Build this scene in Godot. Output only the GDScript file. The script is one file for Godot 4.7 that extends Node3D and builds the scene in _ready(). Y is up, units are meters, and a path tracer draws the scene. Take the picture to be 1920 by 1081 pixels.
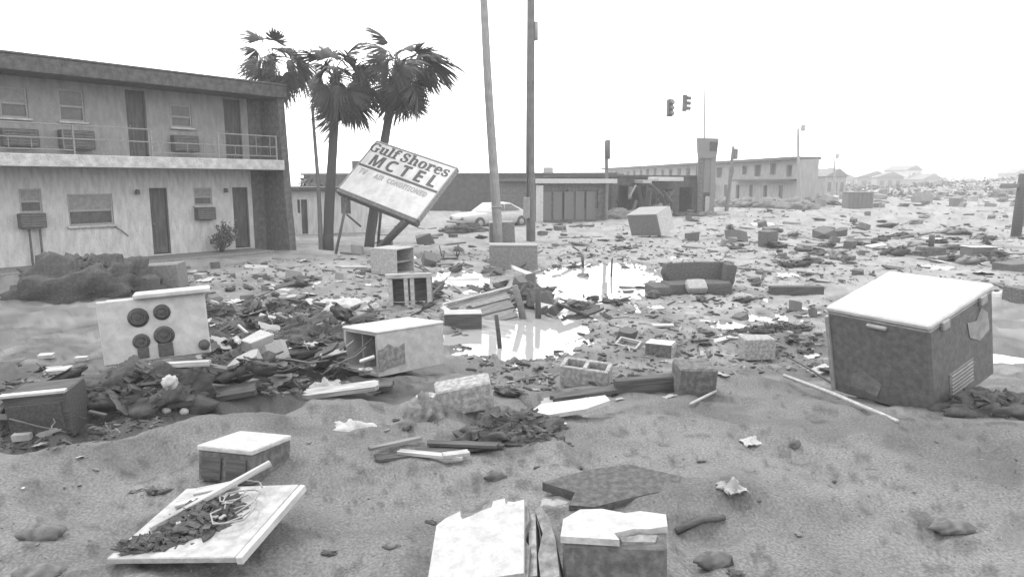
extends Node3D
# A storm-wrecked beach road: a two-storey motel, a toppled sign, palms, poles and debris on sand.

const F := 1300.0                      # focal length in photo pixels (1920 wide)
const EYE := Vector3(0, 1.6, 0)
var pitch := atan((540.5 - 340.0) / F)
var fwd := Vector3.ZERO
var upv := Vector3.ZERO
var M := {}
var taken := {}
var n1 := FastNoiseLite.new()
var n2 := FastNoiseLite.new()
var n3 := FastNoiseLite.new()
var n4 := FastNoiseLite.new()
var n5 := FastNoiseLite.new()
var rng := RandomNumberGenerator.new()
var lib := {}

# sand banked up against the larger pieces: x, distance, radius, height
const BANKS := [[3.8, 5.4, 0.35, 0.05], [-0.12, 2.62, 0.3, 0.035], [0.42, 2.55, 0.3, 0.03], [-1.5, 3.72, 0.3, 0.04], [-0.36, 4.68, 0.3, 0.05], [-1.25, 2.98, 0.32, 0.045], [-1.65, 2.75, 0.2, 0.02], [0.65, 5.9, 0.35, 0.05], [0.75, 3.45, 0.3, 0.025], [1.6, 5.3, 0.25, 0.03]]

# ------------------------------------------------------------------ light and camera
func setup_view() -> void:
	fwd = Vector3(0, -sin(pitch), -cos(pitch))
	upv = Vector3(0, cos(pitch), -sin(pitch))
	var cam := Camera3D.new()
	cam.name = "camera"
	add_child(cam)
	cam.position = EYE
	cam.rotation = Vector3(-pitch, 0, 0)
	cam.fov = rad_to_deg(2.0 * atan(540.5 / F))
	cam.near = 0.05
	cam.far = 6000.0
	cam.current = true
	var sm := ProceduralSkyMaterial.new()
	sm.sky_top_color = Color(0.97, 0.97, 0.97)
	sm.sky_horizon_color = Color(1, 1, 1)
	sm.ground_bottom_color = Color(0.45, 0.45, 0.45)
	sm.ground_horizon_color = Color(0.9, 0.9, 0.9)
	sm.sky_curve = 0.3
	var sky := Sky.new()
	sky.sky_material = sm
	var env := Environment.new()
	env.background_mode = Environment.BG_SKY
	env.sky = sky
	env.tonemap_mode = Environment.TONE_MAPPER_LINEAR
	env.tonemap_exposure = 3.2
	env.fog_enabled = true
	env.fog_density = 0.0018
	env.fog_light_color = Color(0.97, 0.97, 0.97)
	env.sdfgi_enabled = true
	env.ssao_enabled = true
	env.ssil_enabled = true
	var we := WorldEnvironment.new()
	we.name = "environment"
	we.environment = env
	add_child(we)
	var sun := DirectionalLight3D.new()
	sun.name = "sun"
	sun.light_energy = 0.3
	sun.light_angular_distance = 14.0
	sun.light_color = Color(1, 1, 1)
	sun.shadow_enabled = true
	add_child(sun)
	sun.look_at_from_position(Vector3(-6, 14, -6), Vector3.ZERO)

func ray(px: float, py: float) -> Vector3:
	return (fwd + Vector3(1, 0, 0) * ((px - 960.0) / F) - upv * ((py - 540.5) / F)).normalized()

func on_plane(px: float, py: float, h: float) -> Vector3:
	var v := ray(px, py)
	return EYE + v * ((h - EYE.y) / v.y)

func at_depth(px: float, py: float, d: float) -> Vector3:
	var v := ray(px, py)
	return EYE + v * (d / -v.z)

func on_ground(px: float, py: float) -> Vector3:
	var v := ray(px, py)
	var t := 1.2
	if v.y < 0.0 and (EYE.y - 0.35) / -v.y < 60.0:
		t = maxf(1.2, (EYE.y - 0.35) / -v.y)
	var last := t
	while t < 900.0:
		var p := EYE + v * t
		if p.y < height(p.x, p.z):
			break
		last = t
		t *= 1.02
	for i in 14:
		var m := (last + t) * 0.5
		var q := EYE + v * m
		if q.y < height(q.x, q.z):
			t = m
		else:
			last = m
	return EYE + v * t

# ------------------------------------------------------------------ terrain
func ss(a: float, b: float, x: float) -> float:
	var t := clampf((x - a) / (b - a), 0.0, 1.0)
	return t * t * (3.0 - 2.0 * t)

func bell(x: float, c: float, w: float) -> float:
	var q := (x - c) / w
	return exp(-q * q)

func ditch_edge(x: float) -> float:
	return 3.8 + 0.25 * ss(-3.0, -2.35, x) + 0.5 * ss(-2.4, -1.9, x) + 0.5 * ss(-1.9, -0.8, x)

func trench(x: float, d: float) -> float:
	var e := ditch_edge(x)
	return ss(e, e + 0.3, d) * (1.0 - ss(e + 1.0, e + 2.0, d)) * (1.0 - ss(-1.4, -0.3, x))

func pond(x: float, d: float) -> float:
	var w := n2.get_noise_2d(x * 3.0, d * 3.0) * 0.55
	var a := 1.0 - sqrt(pow((x - 0.12) / 1.1, 2) + pow((d - 11.3) / 2.2, 2)) + w * 0.7
	var b := 1.0 - sqrt(pow((x - 2.05 - (d - 17.0) * 0.2) / 1.75, 2) + pow((d - 17.2) / 3.7, 2)) + w * 1.1
	var c := 1.0 - sqrt(pow((x + 1.3) / 2.0, 2) + pow((d - 17.4) / 1.2, 2)) + w * 0.5
	return ss(-0.12, 0.3, maxf(a, maxf(b, c)))

func height(x: float, z: float) -> float:
	var d := -z
	var far := ss(14.0, 45.0, d)
	var h := -0.8 * ss(4.2, 9.5, d)
	h -= 0.3 * trench(x, d)
	h += 0.07 * bell(d, ditch_edge(x) - 0.25, 0.3) * (1.0 - ss(-1.2, 0.4, x))
	var p := 0.0
	if d > 8.0 and d < 23.0 and absf(x) < 7.0:
		p = pond(x, d)
	var rough := n1.get_noise_2d(x, z) * 0.085 + n2.get_noise_2d(x, z) * 0.045 + n4.get_noise_2d(x, z) * 0.026 * (1.0 - far)
	h += rough * (1.0 - 0.25 * p) + n2.get_noise_2d(x * 0.9 + 5.0, z * 0.9) * 0.11 * p
	h -= 0.15 * p
	if d < 14.0:
		h -= 0.05 * ss(0.12, 0.5, n5.get_noise_2d(x, z)) * (1.0 - p)
	h += n3.get_noise_2d(x, z) * 0.22 * far
	h += 0.14 * bell(x, 1.9, 0.55) * bell(d, 6.0, 0.3)
	h += 0.26 * bell(x, 4.0, 1.5) * bell(d, 9.9, 0.26)
	h += 0.16 * bell(x, 0.5, 1.0) * bell(d, 7.4, 0.4)
	if d < 8.0:
		for q in BANKS:
			var e2: float = (pow(x - q[0], 2) + pow(d - q[1], 2)) / (q[2] * q[2])
			if e2 < 4.0:
				h += q[3] * exp(-e2)
	h += 3.2 * bell(x, 108.0, 34.0) * bell(d, 128.0, 22.0)
	h += 2.5 * bell(x, 62.0, 30.0) * bell(d, 190.0, 30.0)
	return h

func sand_tone(x: float, z: float) -> Color:
	var d := -z
	var a := n1.get_noise_2d(x * 2.0 + 40.0, z * 2.0)
	var b := n2.get_noise_2d(x * 2.2 - 9.0, z * 2.2)
	var dry := ss(7.0, 17.0, d + a * 6.0)
	var v := lerpf(0.165, 0.28, dry) * (1.0 + 0.22 * a + 0.22 * b)
	v *= 1.0 - 0.3 * ss(-2.6, -3.6, x) * ss(5.0, 6.5, d) * (1.0 - ss(16.0, 20.0, d)) * (0.8 + b)
	var dent_shade := ss(0.08, 0.3, n1.get_noise_2d(x * 1.3 + 70.0, z * 3.2) + 0.35 * b)  # soft shade of dents and drifts, painted as darker patches
	v *= 1.0 - 0.2 * dent_shade
	if d > 8.0 and d < 23.0 and absf(x) < 7.0:
		v *= 1.0 - 0.38 * ss(0.0, 0.35, pond(x, d))
	# dark sodden litter soaked into the sand of the trench and round the wreckage on the left
	var e := trench(x, d)
	var m := ss(0.02, 0.3, e + b * 0.25)
	var zone := ss(-5.2, -4.4, x) * (1.0 - ss(-1.5, -0.5, x + (d - 8.0) * 0.15)) * ss(4.9, 5.6, d) * (1.0 - ss(9.0, 11.0, d))
	m = maxf(m, ss(0.2, 0.5, zone * (0.75 + a * 0.8 + b * 0.7)))
	v = lerpf(v, 0.085 * (1.0 + 0.5 * b), m)
	var speck := ss(0.28, 0.5, n4.get_noise_2d(x * 1.7, z * 1.7) + a * 0.3)
	v *= 1.0 - 0.35 * speck * ss(16.0, 8.0, d) if d < 16.0 else 1.0
	return Color(v, v, v)

func build_ground() -> void:
	var rs: Array[float] = [0.0]
	var r := 0.9
	while r < 3500.0:
		rs.append(r)
		r *= 1.017 if r < 13.0 else (1.025 if r < 40.0 else 1.07)
	var ang: Array[float] = []
	var a := -PI
	while a < PI - 0.0001:
		ang.append(a)
		a += 0.0036 if absf(a) < 0.78 else 0.05
	ang.append(PI)
	var na := ang.size()
	var vs := PackedVector3Array()
	var ns := PackedVector3Array()
	var cs := PackedColorArray()
	var ix := PackedInt32Array()
	for i in rs.size():
		var st := maxf(0.012, rs[i] * 0.012)
		for j in na:
			var x := rs[i] * sin(ang[j])
			var z := -rs[i] * cos(ang[j])
			var h := height(x, z)
			vs.append(Vector3(x, h, z))
			ns.append(Vector3(h - height(x + st, z), st, h - height(x, z + st)).normalized())
			cs.append(sand_tone(x, z))
	for i in rs.size() - 1:
		for j in na - 1:
			var p := i * na + j
			ix.append_array([p, p + na, p + 1, p + 1, p + na, p + na + 1])
	var arr := []
	arr.resize(Mesh.ARRAY_MAX)
	arr[Mesh.ARRAY_VERTEX] = vs
	arr[Mesh.ARRAY_NORMAL] = ns
	arr[Mesh.ARRAY_COLOR] = cs
	arr[Mesh.ARRAY_INDEX] = ix
	var me := ArrayMesh.new()
	me.add_surface_from_arrays(Mesh.PRIMITIVE_TRIANGLES, arr)
	var g := part(self, "ground", me, M.sand)
	g.set_meta("kind", "structure")
	var st2 := SurfaceTool.new()
	st2.begin(Mesh.PRIMITIVE_TRIANGLES)
	var pl := PlaneMesh.new()
	pl.size = Vector2(12.0, 14.5)
	pl.subdivide_depth = 2
	st2.append_from(pl, 0, Transform3D(Basis(), Vector3(1.2, -0.845, -15.6)))
	var w := part(self, "water", st2.commit(), M.water)
	w.set_meta("kind", "structure")

# ------------------------------------------------------------------ materials
func tex(seed_: int, freq: float, lo: float, hi: float, oct := 5, size := 512, kind := FastNoiseLite.TYPE_SIMPLEX_SMOOTH) -> NoiseTexture2D:
	var n := FastNoiseLite.new()
	n.seed = seed_
	n.noise_type = kind
	n.frequency = freq
	n.fractal_octaves = oct
	n.fractal_gain = 0.62
	var t := NoiseTexture2D.new()
	t.width = size
	t.height = size
	t.seamless = true
	t.noise = n
	var g := Gradient.new()
	g.offsets = PackedFloat32Array([0.15, 0.85])
	g.colors = PackedColorArray([Color(lo, lo, lo), Color(hi, hi, hi)])
	t.color_ramp = g
	return t

func bump(seed_: int, freq: float, strength: float, oct := 5) -> NoiseTexture2D:
	var t := tex(seed_, freq, 0, 1, oct)
	t.color_ramp = null
	t.as_normal_map = true
	t.bump_strength = strength
	return t

func mat(lin: float, rough: float, t: Texture2D = null, nt: Texture2D = null, scale := Vector3.ONE, nscale := 1.0, world := false) -> StandardMaterial3D:
	var m := StandardMaterial3D.new()
	m.albedo_color = Color(lin, lin, lin).linear_to_srgb()
	m.roughness = rough
	m.metallic_specular = 0.35
	if t or nt:
		m.uv1_triplanar = true
		m.uv1_world_triplanar = world
		m.uv1_scale = scale
	if t:
		m.albedo_texture = t
	if nt:
		m.normal_enabled = true
		m.normal_texture = nt
		m.normal_scale = nscale
	return m

func materials() -> void:
	var mott := tex(1, 0.012, 0.70, 1.0, 6)
	var grain := tex(2, 0.05, 0.72, 1.0, 4)
	var stain := tex(3, 0.014, 0.80, 1.0, 7)
	var streak := tex(14, 0.012, 0.86, 1.0, 7)
	var dirt := tex(4, 0.012, 0.87, 1.0, 7)
	var nfine := bump(5, 0.06, 6.0, 4)
	var ncoarse := bump(6, 0.02, 9.0, 6)
	var sgrain := tex(7, 0.03, 0.70, 1.0, 8, 1024)
	var snorm := bump(8, 0.02, 10.0, 8)
	M.sand = mat(1.12, 0.96, sgrain, snorm, Vector3.ONE * 1.5, 0.2, true)
	M.sand.albedo_color = Color(1, 1, 1)
	M.sand.vertex_color_use_as_albedo = true
	M.sand.metallic_specular = 0.15
	M.water = mat(0.24, 0.035, null, bump(9, 0.008, 1.2, 3), Vector3.ONE * 0.35, 0.12, true)
	M.water.metallic_specular = 0.9
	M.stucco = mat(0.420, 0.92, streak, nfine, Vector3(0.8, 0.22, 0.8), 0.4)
	M.stucco_grey_shaded = mat(0.235, 0.92, streak, nfine, Vector3(0.7, 0.2, 0.7), 0.4)  # stucco darkened for the balcony shade, plain grey on far houses
	M.slab = mat(0.420, 0.9, stain, nfine, Vector3.ONE * 0.4, 0.5)
	M.roof = mat(0.092, 0.9, mott, nfine, Vector3.ONE * 0.6, 0.5)
	M.masonry = mat(0.115, 0.92, mott, ncoarse, Vector3.ONE * 0.7, 0.35)
	M.door = mat(0.085, 0.7, mott, null, Vector3(1.5, 0.2, 1.5))
	M.glass = mat(0.100, 0.12, stain, null, Vector3.ONE * 0.6)
	M.blind = mat(0.22, 0.8, streak, null, Vector3.ONE)
	M.frame = mat(0.320, 0.6, grain)
	M.metal_dark = mat(0.100, 0.55, mott, null, Vector3.ONE)
	M.metal_grey = mat(0.240, 0.5, stain, null, Vector3.ONE)
	M.rail = mat(0.230, 0.5, grain)
	M.white = mat(0.355, 0.45, dirt, null, Vector3.ONE * 0.9)
	M.white_dirty = mat(0.310, 0.6, stain, nfine, Vector3.ONE * 1.4, 0.3)
	M.white_rough = mat(0.330, 0.9, dirt, ncoarse, Vector3.ONE * 2.0, 0.6)
	M.sign_white = mat(0.420, 0.5, dirt, null, Vector3.ONE * 0.3)
	M.ink = mat(0.075, 0.6, grain)
	M.ink_faded = mat(0.300, 0.7, stain, null, Vector3.ONE * 3.0)
	M.block = mat(0.280, 0.95, mott, ncoarse, Vector3.ONE * 3.0, 0.35)
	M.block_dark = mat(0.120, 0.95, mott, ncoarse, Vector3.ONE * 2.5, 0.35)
	M.block_mid = mat(0.190, 0.95, mott, ncoarse, Vector3.ONE * 2.5, 0.35)
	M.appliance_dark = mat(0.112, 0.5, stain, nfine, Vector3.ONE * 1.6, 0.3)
	M.shell_pale = mat(0.30, 0.6, dirt, null, Vector3.ONE * 1.2)
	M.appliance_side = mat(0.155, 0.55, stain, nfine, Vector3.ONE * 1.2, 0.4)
	M.wood = mat(0.170, 0.85, mott, nfine, Vector3(0.4, 7, 7), 0.5)
	M.wood_dark = mat(0.080, 0.88, mott, nfine, Vector3(0.4, 7, 7), 0.5)
	M.wood_pale = mat(0.360, 0.85, mott, nfine, Vector3(0.4, 7, 7), 0.5)
	M.pole = mat(0.150, 0.9, mott, nfine, Vector3(6, 0.35, 6), 0.6)
	M.pole_pale = mat(0.270, 0.9, mott, nfine, Vector3(6, 0.35, 6), 0.6)
	M.bark = mat(0.080, 0.95, mott, ncoarse, Vector3(3, 6, 3), 1.0)
	M.frond = mat(0.050, 0.7, grain)
	M.frond.backlight_enabled = true
	M.frond.backlight = Color(0.03, 0.03, 0.03)
	M.frond_dead = mat(0.075, 0.85, grain)
	M.muck = mat(0.072, 0.95, mott, ncoarse, Vector3.ONE * 2.0, 0.6)
	M.cloth_dark = mat(0.090, 0.95, mott, nfine, Vector3.ONE * 3.0, 0.6)
	M.cloth_white = mat(0.340, 0.9, dirt, nfine, Vector3.ONE * 2.0, 0.4)
	M.cloth_grey = mat(0.270, 0.9, stain, nfine, Vector3.ONE * 2.0, 0.4)
	M.rubber = mat(0.070, 0.8, grain)
	M.asphalt = mat(0.090, 0.95, mott, ncoarse, Vector3.ONE * 3.0, 1.0)
	M.leaf = mat(0.100, 0.85, grain)
	M.far_wall = mat(0.230, 0.9, streak, null, Vector3(0.5, 0.1, 0.5))
	M.far_dark = mat(0.060, 0.9, mott, null, Vector3.ONE * 0.3)
	M.tinted = mat(1.0, 0.85, mott, null, Vector3.ONE * 2.0)
	M.tinted.albedo_color = Color(1, 1, 1)
	M.tinted.vertex_color_use_as_albedo = true

# ------------------------------------------------------------------ node helpers
func part(parent: Node, called: String, mesh: Mesh, m: Material, xf := Transform3D()) -> MeshInstance3D:
	var o := MeshInstance3D.new()
	o.name = numbered(called) if parent == self else called
	o.mesh = mesh
	o.material_override = m
	o.transform = xf
	parent.add_child(o, true)
	return o

func numbered(called: String) -> String:
	if not taken.has(called):
		taken[called] = 0
		return called
	taken[called] += 1
	return "%s_%03d" % [called, taken[called]]

func tag(o: Node, label: String, category: String, group := "") -> Node:
	o.set_meta("label", label)
	o.set_meta("category", category)
	if group != "":
		o.set_meta("group", group)
	return o

func thing(called: String, label: String, category: String, xf := Transform3D(), group := "") -> Node3D:
	var o := Node3D.new()
	o.name = numbered(called)
	o.transform = xf
	add_child(o)
	tag(o, label, category, group)
	return o

func posed(pos: Vector3, tx: float, yaw: float, tz: float) -> Transform3D:
	var w := Vector3(tx, 0, tz)
	var b := Basis(Vector3.UP, yaw)
	if w.length() > 0.0001:
		b = Basis(w.normalized(), w.length()) * b
	return Transform3D(b, pos)

# ------------------------------------------------------------------ mesh helpers
func tool(flat := true) -> SurfaceTool:
	var st := SurfaceTool.new()
	st.begin(Mesh.PRIMITIVE_TRIANGLES)
	st.set_smooth_group(-1 if flat else 0)
	return st

func done(st: SurfaceTool) -> ArrayMesh:
	st.generate_normals()
	return st.commit()

func tri(st: SurfaceTool, a: Vector3, b: Vector3, c: Vector3, out: Vector3) -> void:
	if (b - a).cross(c - a).dot(out) > 0.0:
		var t := b
		b = c
		c = t
	st.add_vertex(a)
	st.add_vertex(b)
	st.add_vertex(c)

func quad(st: SurfaceTool, a: Vector3, b: Vector3, c: Vector3, d: Vector3, out: Vector3) -> void:
	tri(st, a, b, c, out)
	tri(st, a, c, d, out)

func cbox(st: SurfaceTool, center: Vector3, size: Vector3, ch := 0.0, bs := Basis(), jit := 0.0, sd := 0) -> void:
	var r := RandomNumberGenerator.new()
	r.seed = sd + 11
	var h := size * 0.5
	ch = minf(ch, minf(h.x, minf(h.y, h.z)) * 0.8)
	var vv := []
	for k in 8:
		var s := Vector3(1 if k & 1 else -1, 1 if k & 2 else -1, 1 if k & 4 else -1)
		var j := Vector3(r.randf_range(-1, 1) * size.x, r.randf_range(-1, 1) * size.y, r.randf_range(-1, 1) * size.z) * jit
		var row := []
		for ax in 3:
			var q := s * h + j
			for o in 3:
				if o != ax:
					q[o] -= s[o] * ch
			row.append(center + bs * q)
		vv.append(row)
	for ax in 3:
		var b1 := (ax + 1) % 3
		var b2 := (ax + 2) % 3
		for sg in 2:
			var base := sg << ax
			var out := Vector3.ZERO
			out[ax] = 1.0 if sg else -1.0
			quad(st, vv[base][ax], vv[base | (1 << b1)][ax], vv[base | (1 << b1) | (1 << b2)][ax], vv[base | (1 << b2)][ax], bs * out)
	if ch > 0.0:
		for ax in 3:
			var b1 := (ax + 1) % 3
			var b2 := (ax + 2) % 3
			for s1 in 2:
				for s2 in 2:
					var k0 := (s1 << b1) | (s2 << b2)
					var k1 := k0 | (1 << ax)
					var out := Vector3.ZERO
					out[b1] = 1.0 if s1 else -1.0
					out[b2] = 1.0 if s2 else -1.0
					quad(st, vv[k0][b1], vv[k1][b1], vv[k1][b2], vv[k0][b2], bs * out)
		for k in 8:
			var s := Vector3(1 if k & 1 else -1, 1 if k & 2 else -1, 1 if k & 4 else -1)
			tri(st, vv[k][0], vv[k][1], vv[k][2], bs * s)

func box_mesh(size: Vector3, ch := 0.01, jit := 0.0, sd := 0, center := Vector3.ZERO) -> ArrayMesh:
	var st := tool()
	cbox(st, center, size, ch, Basis(), jit, sd)
	return done(st)

func tube(st: SurfaceTool, pts: Array, rad: Array, seg := 8, caps := true) -> void:
	var rings := []
	var side := Vector3.ZERO
	for i in pts.size():
		var t: Vector3 = (pts[mini(i + 1, pts.size() - 1)] - pts[maxi(i - 1, 0)]).normalized()
		if i == 0:
			side = t.cross(Vector3.UP if absf(t.y) < 0.9 else Vector3.RIGHT).normalized()
		side = (side - t * side.dot(t)).normalized()
		var o := t.cross(side)
		var ring := []
		for k in seg:
			var a := TAU * k / seg
			ring.append(pts[i] + (side * cos(a) + o * sin(a)) * rad[i])
		rings.append(ring)
	for i in pts.size() - 1:
		for k in seg:
			var k2 := (k + 1) % seg
			var mid: Vector3 = (rings[i][k] + rings[i + 1][k2]) * 0.5 - (pts[i] + pts[i + 1]) * 0.5
			quad(st, rings[i][k], rings[i + 1][k], rings[i + 1][k2], rings[i][k2], mid)
	if caps:
		for e in [0, pts.size() - 1]:
			var dirv: Vector3 = pts[0] - pts[1] if e == 0 else pts[e] - pts[e - 1]
			for k in range(1, seg - 1):
				tri(st, rings[e][0], rings[e][k], rings[e][k + 1], dirv)

func tube_mesh(pts: Array, rad: Array, seg := 8) -> ArrayMesh:
	var st := tool(false)
	tube(st, pts, rad, seg)
	return done(st)

# outline in local x/z, extruded along y
func prism(st: SurfaceTool, poly: PackedVector2Array, y0: float, y1: float, bs := Basis(), at := Vector3.ZERO) -> void:
	var idx := Geometry2D.triangulate_polygon(poly)
	for i in range(0, idx.size(), 3):
		var a := poly[idx[i]]
		var b := poly[idx[i + 1]]
		var c := poly[idx[i + 2]]
		tri(st, at + bs * Vector3(a.x, y1, a.y), at + bs * Vector3(b.x, y1, b.y), at + bs * Vector3(c.x, y1, c.y), bs * Vector3.UP)
		tri(st, at + bs * Vector3(a.x, y0, a.y), at + bs * Vector3(b.x, y0, b.y), at + bs * Vector3(c.x, y0, c.y), bs * Vector3.DOWN)
	var cw := Geometry2D.is_polygon_clockwise(poly)
	for i in poly.size():
		var a := poly[i]
		var b := poly[(i + 1) % poly.size()]
		var e := b - a
		var o := Vector3(e.y, 0, -e.x) * (-1.0 if cw else 1.0)
		quad(st, at + bs * Vector3(a.x, y0, a.y), at + bs * Vector3(b.x, y0, b.y), at + bs * Vector3(b.x, y1, b.y), at + bs * Vector3(a.x, y1, a.y), bs * o)

func prism_mesh(poly: PackedVector2Array, y0: float, y1: float, bs := Basis()) -> ArrayMesh:
	var st := tool()
	prism(st, poly, y0, y1, bs)
	return done(st)

func lump_mesh(size: Vector3, sd: int, amp := 0.3, n := 12, flat := false) -> ArrayMesh:
	var nz := FastNoiseLite.new()
	nz.seed = sd
	nz.frequency = 0.9
	nz.fractal_octaves = 4
	var st := tool(flat)
	var g := []
	for i in n + 1:
		var row := []
		var th := PI * i / n
		for j in n * 2:
			var ph := TAU * j / (n * 2)
			var v := Vector3(sin(th) * cos(ph), cos(th), sin(th) * sin(ph))
			var k := 1.0 + amp * nz.get_noise_3dv(v * 1.6) * 1.6 + amp * 0.45 * nz.get_noise_3dv(v * 6.0)
			row.append(v * k * size * 0.5)
		g.append(row)
	for i in n:
		for j in n * 2:
			var j2 := (j + 1) % (n * 2)
			quad(st, g[i][j], g[i + 1][j], g[i + 1][j2], g[i][j2], g[i][j] + g[i + 1][j2])
	return done(st)

# a crumpled sheet with an uneven outline and a little thickness
func sheet_mesh(w: float, l: float, lift: float, sd: int, n := 12) -> ArrayMesh:
	var nz := FastNoiseLite.new()
	nz.seed = sd
	nz.frequency = 1.1
	nz.fractal_octaves = 4
	var st := tool(false)
	var g := []
	for i in n + 1:
		var row := []
		for j in n + 1:
			var u := float(i) / n * 2.0 - 1.0
			var v := float(j) / n * 2.0 - 1.0
			var sq := 1.0 / maxf(1.0, sqrt(u * u + v * v) * 0.8)
			var wob := 1.0 + 0.4 * nz.get_noise_2d(u * 0.9 + 9.0, v * 0.9)
			var hgt := lift * (0.45 + 0.9 * nz.get_noise_2d(u * 1.2, v * 1.2 + 5.0)) * (1.0 - 0.7 * maxf(absf(u), absf(v)))
			row.append(Vector3(u * sq * wob * w * 0.5, maxf(hgt, -0.01), v * sq * wob * l * 0.5))
		g.append(row)
	var th := Vector3(0, -0.006, 0)
	for i in n:
		for j in n:
			quad(st, g[i][j], g[i + 1][j], g[i + 1][j + 1], g[i][j + 1], Vector3.UP)
			quad(st, g[i][j] + th, g[i + 1][j] + th, g[i + 1][j + 1] + th, g[i][j + 1] + th, Vector3.DOWN)
	return done(st)

# a board with broken, ragged ends, length along x, centred
func board_mesh(l: float, w: float, t: float, sd: int, ragged := 0.12) -> ArrayMesh:
	var r := RandomNumberGenerator.new()
	r.seed = sd
	var poly := PackedVector2Array()
	var n := 5
	for k in n + 1:
		poly.append(Vector2(-l * 0.5 + r.randf_range(0, ragged) * l, -w * 0.5 + w * k / n))
	for k in n + 1:
		poly.append(Vector2(l * 0.5 - r.randf_range(0, ragged) * l, w * 0.5 - w * k / n))
	return prism_mesh(poly, -t * 0.5, t * 0.5)

func wall(st: SurfaceTool, x0: float, x1: float, y0: float, y1: float, z0: float, z1: float, holes: Array) -> void:
	var xs := [x0, x1]
	var ys := [y0, y1]
	for h in holes:
		xs.append_array([h[0], h[1]])
		ys.append_array([h[2], h[3]])
	xs.sort()
	ys.sort()
	for i in xs.size() - 1:
		if xs[i + 1] - xs[i] < 0.001 or xs[i] < x0 - 0.001 or xs[i + 1] > x1 + 0.001:
			continue
		for j in ys.size() - 1:
			if ys[j + 1] - ys[j] < 0.001 or ys[j] < y0 - 0.001 or ys[j + 1] > y1 + 0.001:
				continue
			var mx: float = (xs[i] + xs[i + 1]) * 0.5
			var my: float = (ys[j] + ys[j + 1]) * 0.5
			var open := false
			for h in holes:
				if mx > h[0] and mx < h[1] and my > h[2] and my < h[3]:
					open = true
			if not open:
				cbox(st, Vector3(mx, my, (z0 + z1) * 0.5), Vector3(xs[i + 1] - xs[i], ys[j + 1] - ys[j], z1 - z0))

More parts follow.
